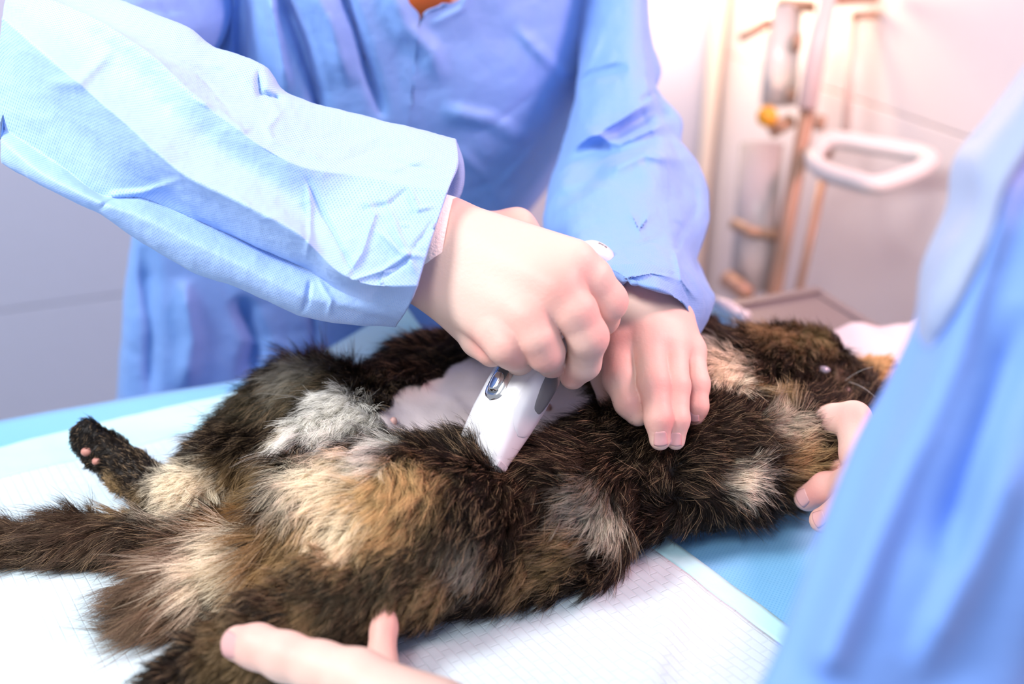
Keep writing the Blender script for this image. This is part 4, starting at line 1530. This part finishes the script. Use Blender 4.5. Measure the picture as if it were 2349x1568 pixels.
# far side of the body and the underside are out of sight: fewer strands there
cen = (A0 + A1_ + A2_) / 3
tn = np.cross(A1_ - A0, A2_ - A0)
tn /= np.linalg.norm(tn, axis=1, keepdims=True) + 1e-12
Nn = Nc
wgt = ar * np.where(tn[:, 2] < -0.6, 0.15, 1.0)
NS = 340000
ti = rng.choice(len(tri), NS, p=wgt / wgt.sum())
r1, r2 = np.sqrt(rng.random(NS)), rng.random(NS)
bw = np.stack([1 - r1, r1 * (1 - r2), r1 * r2], 1)[:, :, None]
R0 = (np.stack([A0[ti], A1_[ti], A2_[ti]], 1) * bw).sum(1)
RN = (np.stack([Nn[tri[ti, 0]], Nn[tri[ti, 1]], Nn[tri[ti, 2]]], 1) * bw).sum(1)
RN /= np.linalg.norm(RN, axis=1, keepdims=True)
s_ = shaved(R0)
keep = (s_ > 1.02 + 0.08 * rng.random(NS)) & (R0[:, 2] > TABZ + .008)
R0, RN, s_ = R0[keep], RN[keep], s_[keep]
NS = len(R0)
dirs = np.zeros((NS, 3))
COMB = {}
for i_ in range(TH0, TH1): COMB[i_] = (T(700, 1350, .05) - T(1030, 1195, .05)) / np.linalg.norm(T(700, 1350, .05) - T(1030, 1195, .05))
for i_ in range(TF0, TF1): COMB[i_] = (T(430, 1150, .05) - T(690, 925, .05)) / np.linalg.norm(T(430, 1150, .05) - T(690, 925, .05))
lens = np.zeros(NS)
ws = np.zeros(NS)
for pi_, (a, bq, ra, rb, fl, k) in enumerate(prims):
    ab = bq - a
    L2 = ab.dot(ab)
    t = np.clip(((R0 - a) @ ab) / L2, 0, 1)
    d = np.linalg.norm(R0 - a - t[:, None] * ab, axis=1) - (ra + (rb - ra) * t)
    wq = np.exp(-np.abs(d) / .006)
    dirs += wq[:, None] * COMB.get(pi_, ab / math.sqrt(L2))
    lens += wq * fl
    ws += wq
lens /= ws + 1e-12
dirs /= ws[:, None] + 1e-12
sw_ = np.stack([fbm(R0 * 30, 201, 2), fbm(R0 * 30, 202, 2), fbm(R0 * 30, 203, 2)], 1)
dirs = dirs + sw_ * 1.5 + np.array([0, -.15, -.35])
dirs -= RN * (dirs * RN).sum(1, keepdims=True)
dirs /= np.linalg.norm(dirs, axis=1, keepdims=True) + 1e-9
lens = lens * 0.85 * (0.65 + 0.7 * rng.random(NS)) * np.clip((s_ - .95) / .25, .35, 1)
long_ = rng.random(NS) < .03
lens = np.where(long_, lens * 1.45, lens)
KP = 6
tt_ = np.linspace(0, 1, KP)
jit = rng.normal(0, .30, (NS, 3))
lift = (0.75 + 0.25 * rng.random(NS))[:, None]
PTS = np.empty((NS, KP, 3))
for i, t in enumerate(tt_):
    PTS[:, i] = R0 + lens[:, None] * (RN * lift * (t * 1.0 - .50 * t * t) + dirs * (.25 * t + .75 * t * t) + jit * t * t * .6)
# tufts: strands lean to the tip of a nearby leader
nl = NS // 22
lead = rng.choice(NS, nl, replace=False)
kd = kdtree.KDTree(nl)
for i, q in enumerate(lead): kd.insert(R0[q], i)
kd.balance()
own = np.array([lead[kd.find(p)[1]] for p in R0])
off = PTS[own] - PTS
cl = np.where(rng.random(NS) < .75, .42, .10)[:, None, None] * (tt_ ** 1.3)[None, :, None]
far = np.linalg.norm(R0 - R0[own], axis=1)[:, None, None]
PTS = PTS + off * cl * (far < .012)
tuft = rng.normal(0, 1, (NS, 3))[own] * .22 + RN * rng.normal(0, .22, NS)[own][:, None]
PTS = PTS + tuft[:, None, :] * (lens[:, None] * tt_[None] ** 1.4)[:, :, None]
wob = np.stack([fbm(PTS.reshape(-1, 3) * 260, 400 + q, 1) for q in range(3)], 1).reshape(PTS.shape)
PTS = PTS + wob * .0008 * tt_[None, :, None]
PTS[:, :, 2] = np.maximum(PTS[:, :, 2], TABZ + .0115 + .001 * rng.random((NS, 1)))
cr = coat(R0, rng.normal(0, .18, NS))
lum = cr.mean(1)
tip = cr * 1.25
tick = (rng.random(NS) < .10 + .22 * np.clip(fbm(R0 * 45, 321, 2) + .1, 0, 1)) & (lum < .2)
tickc = np.array([.40, .27, .16])[None] * (.5 + .8 * rng.random((NS, 1)))
tip = np.where(tick[:, None], tickc, tip)
root = cr * .75
cols_ = np.ones((NS, KP, 4), np.float32)
for i, t in enumerate(tt_):
    m = np.clip((t - .25) / .6, 0, 1)
    cols_[:, i, :3] = root * (1 - m) + tip * m


def strands(name, PTS, cols_, rad, mat, parent):
    n, k = PTS.shape[:2]
    cu = bpy.data.hair_curves.new(name)
    cu.add_curves([k] * n)
    cu.attributes['position'].data.foreach_set('vector', PTS.astype(np.float32).ravel())
    ra_ = cu.attributes.get('radius') or cu.attributes.new('radius', 'FLOAT', 'POINT')
    ra_.data.foreach_set('value', np.broadcast_to(rad, (n, k)).astype(np.float32).ravel())
    c = cu.attributes.new('Col', 'FLOAT_COLOR', 'POINT')
    c.data.foreach_set('color', cols_.astype(np.float32).ravel())
    cu.materials.append(mat)
    o = bpy.data.objects.new(name, cu)
    link(o, parent)
    return o


mf, nt, bs = new_mat('fur')
at = nt.nodes.new('ShaderNodeAttribute')
at.attribute_name = 'Col'
nt.links.new(at.outputs['Color'], bs.inputs['Base Color'])
bs.inputs['Roughness'].default_value = 0.42
bs.inputs['Specular IOR Level'].default_value = 0.15
fur = strands('fur', PTS, cols_, np.array([.00012, .00012, .00011, .00009, .00006, .00002])[None], mf, cat)
fur['kind'] = 'stuff'

# eye, nose, pads, nipples, whiskers
def blob(name, c, r, mat, parent, ax=None, label=None):
    c = np.asarray(c, float)
    v, f = [], []
    n, m = 14, 8
    for j in range(1, m):
        th = math.pi * j / m
        for i in range(n):
            ph = 2 * math.pi * i / n
            v.append(c + np.array([r[0] * math.sin(th) * math.cos(ph), r[1] * math.sin(th) * math.sin(ph), r[2] * math.cos(th)]))
    v += [c + np.array([0, 0, r[2]]), c - np.array([0, 0, r[2]])]
    for j in range(m - 2):
        for i in range(n):
            f.append((j * n + i, j * n + (i + 1) % n, (j + 1) * n + (i + 1) % n, (j + 1) * n + i))
    top, bot = len(v) - 2, len(v) - 1
    for i in range(n):
        f.append((top, (i + 1) % n, i))
        f.append((bot, (m - 2) * n + i, (m - 2) * n + (i + 1) % n))
    return mesh_obj(name, v, f, mat, parent, label=label)


blob('eye', on_cat(1888, 848, .0030), (.0058, .0040, .0030), M_EYE, cat)
blob('nose', on_cat(1942, 897, .003), (.0046, .0040, .0034), M_NOSE, cat)
for (x, y, r) in ((199, 1036, .0042), (222, 1058, .0036)):
    blob('paw_pad', on_cat(x, y, .000), (r, r * .8, r * .8), M_PINKPAD, cat)
for (x, y) in ((1258, 934), (903, 966), (1215, 972)):
    blob('nipple', on_cat(x, y, .001), (.0026, .0026, .0034), simple('nipple_skin', (0.66, 0.40, 0.37), 0.5), cat)
WP = []
for k in range(5):
    s0 = on_cat(1925 + rng.normal(0, 5), 885 + rng.normal(0, 6), .004)
    e = np.array([rng.normal(-.2, .5), -.5 + rng.normal(0, .4), .25 + rng.normal(0, .4)])
    e /= np.linalg.norm(e)
    WP.append([s0 + e * .045 * t + np.array([0, 0, -.012]) * t * t for t in tt_])
WP = np.array(WP)
wk = strands('whiskers', WP, np.full((len(WP), KP, 4), .8), np.array([.00009, .00009, .00008, .00008, .00006, .00003])[None], mf, cat)
wk['kind'] = 'stuff'
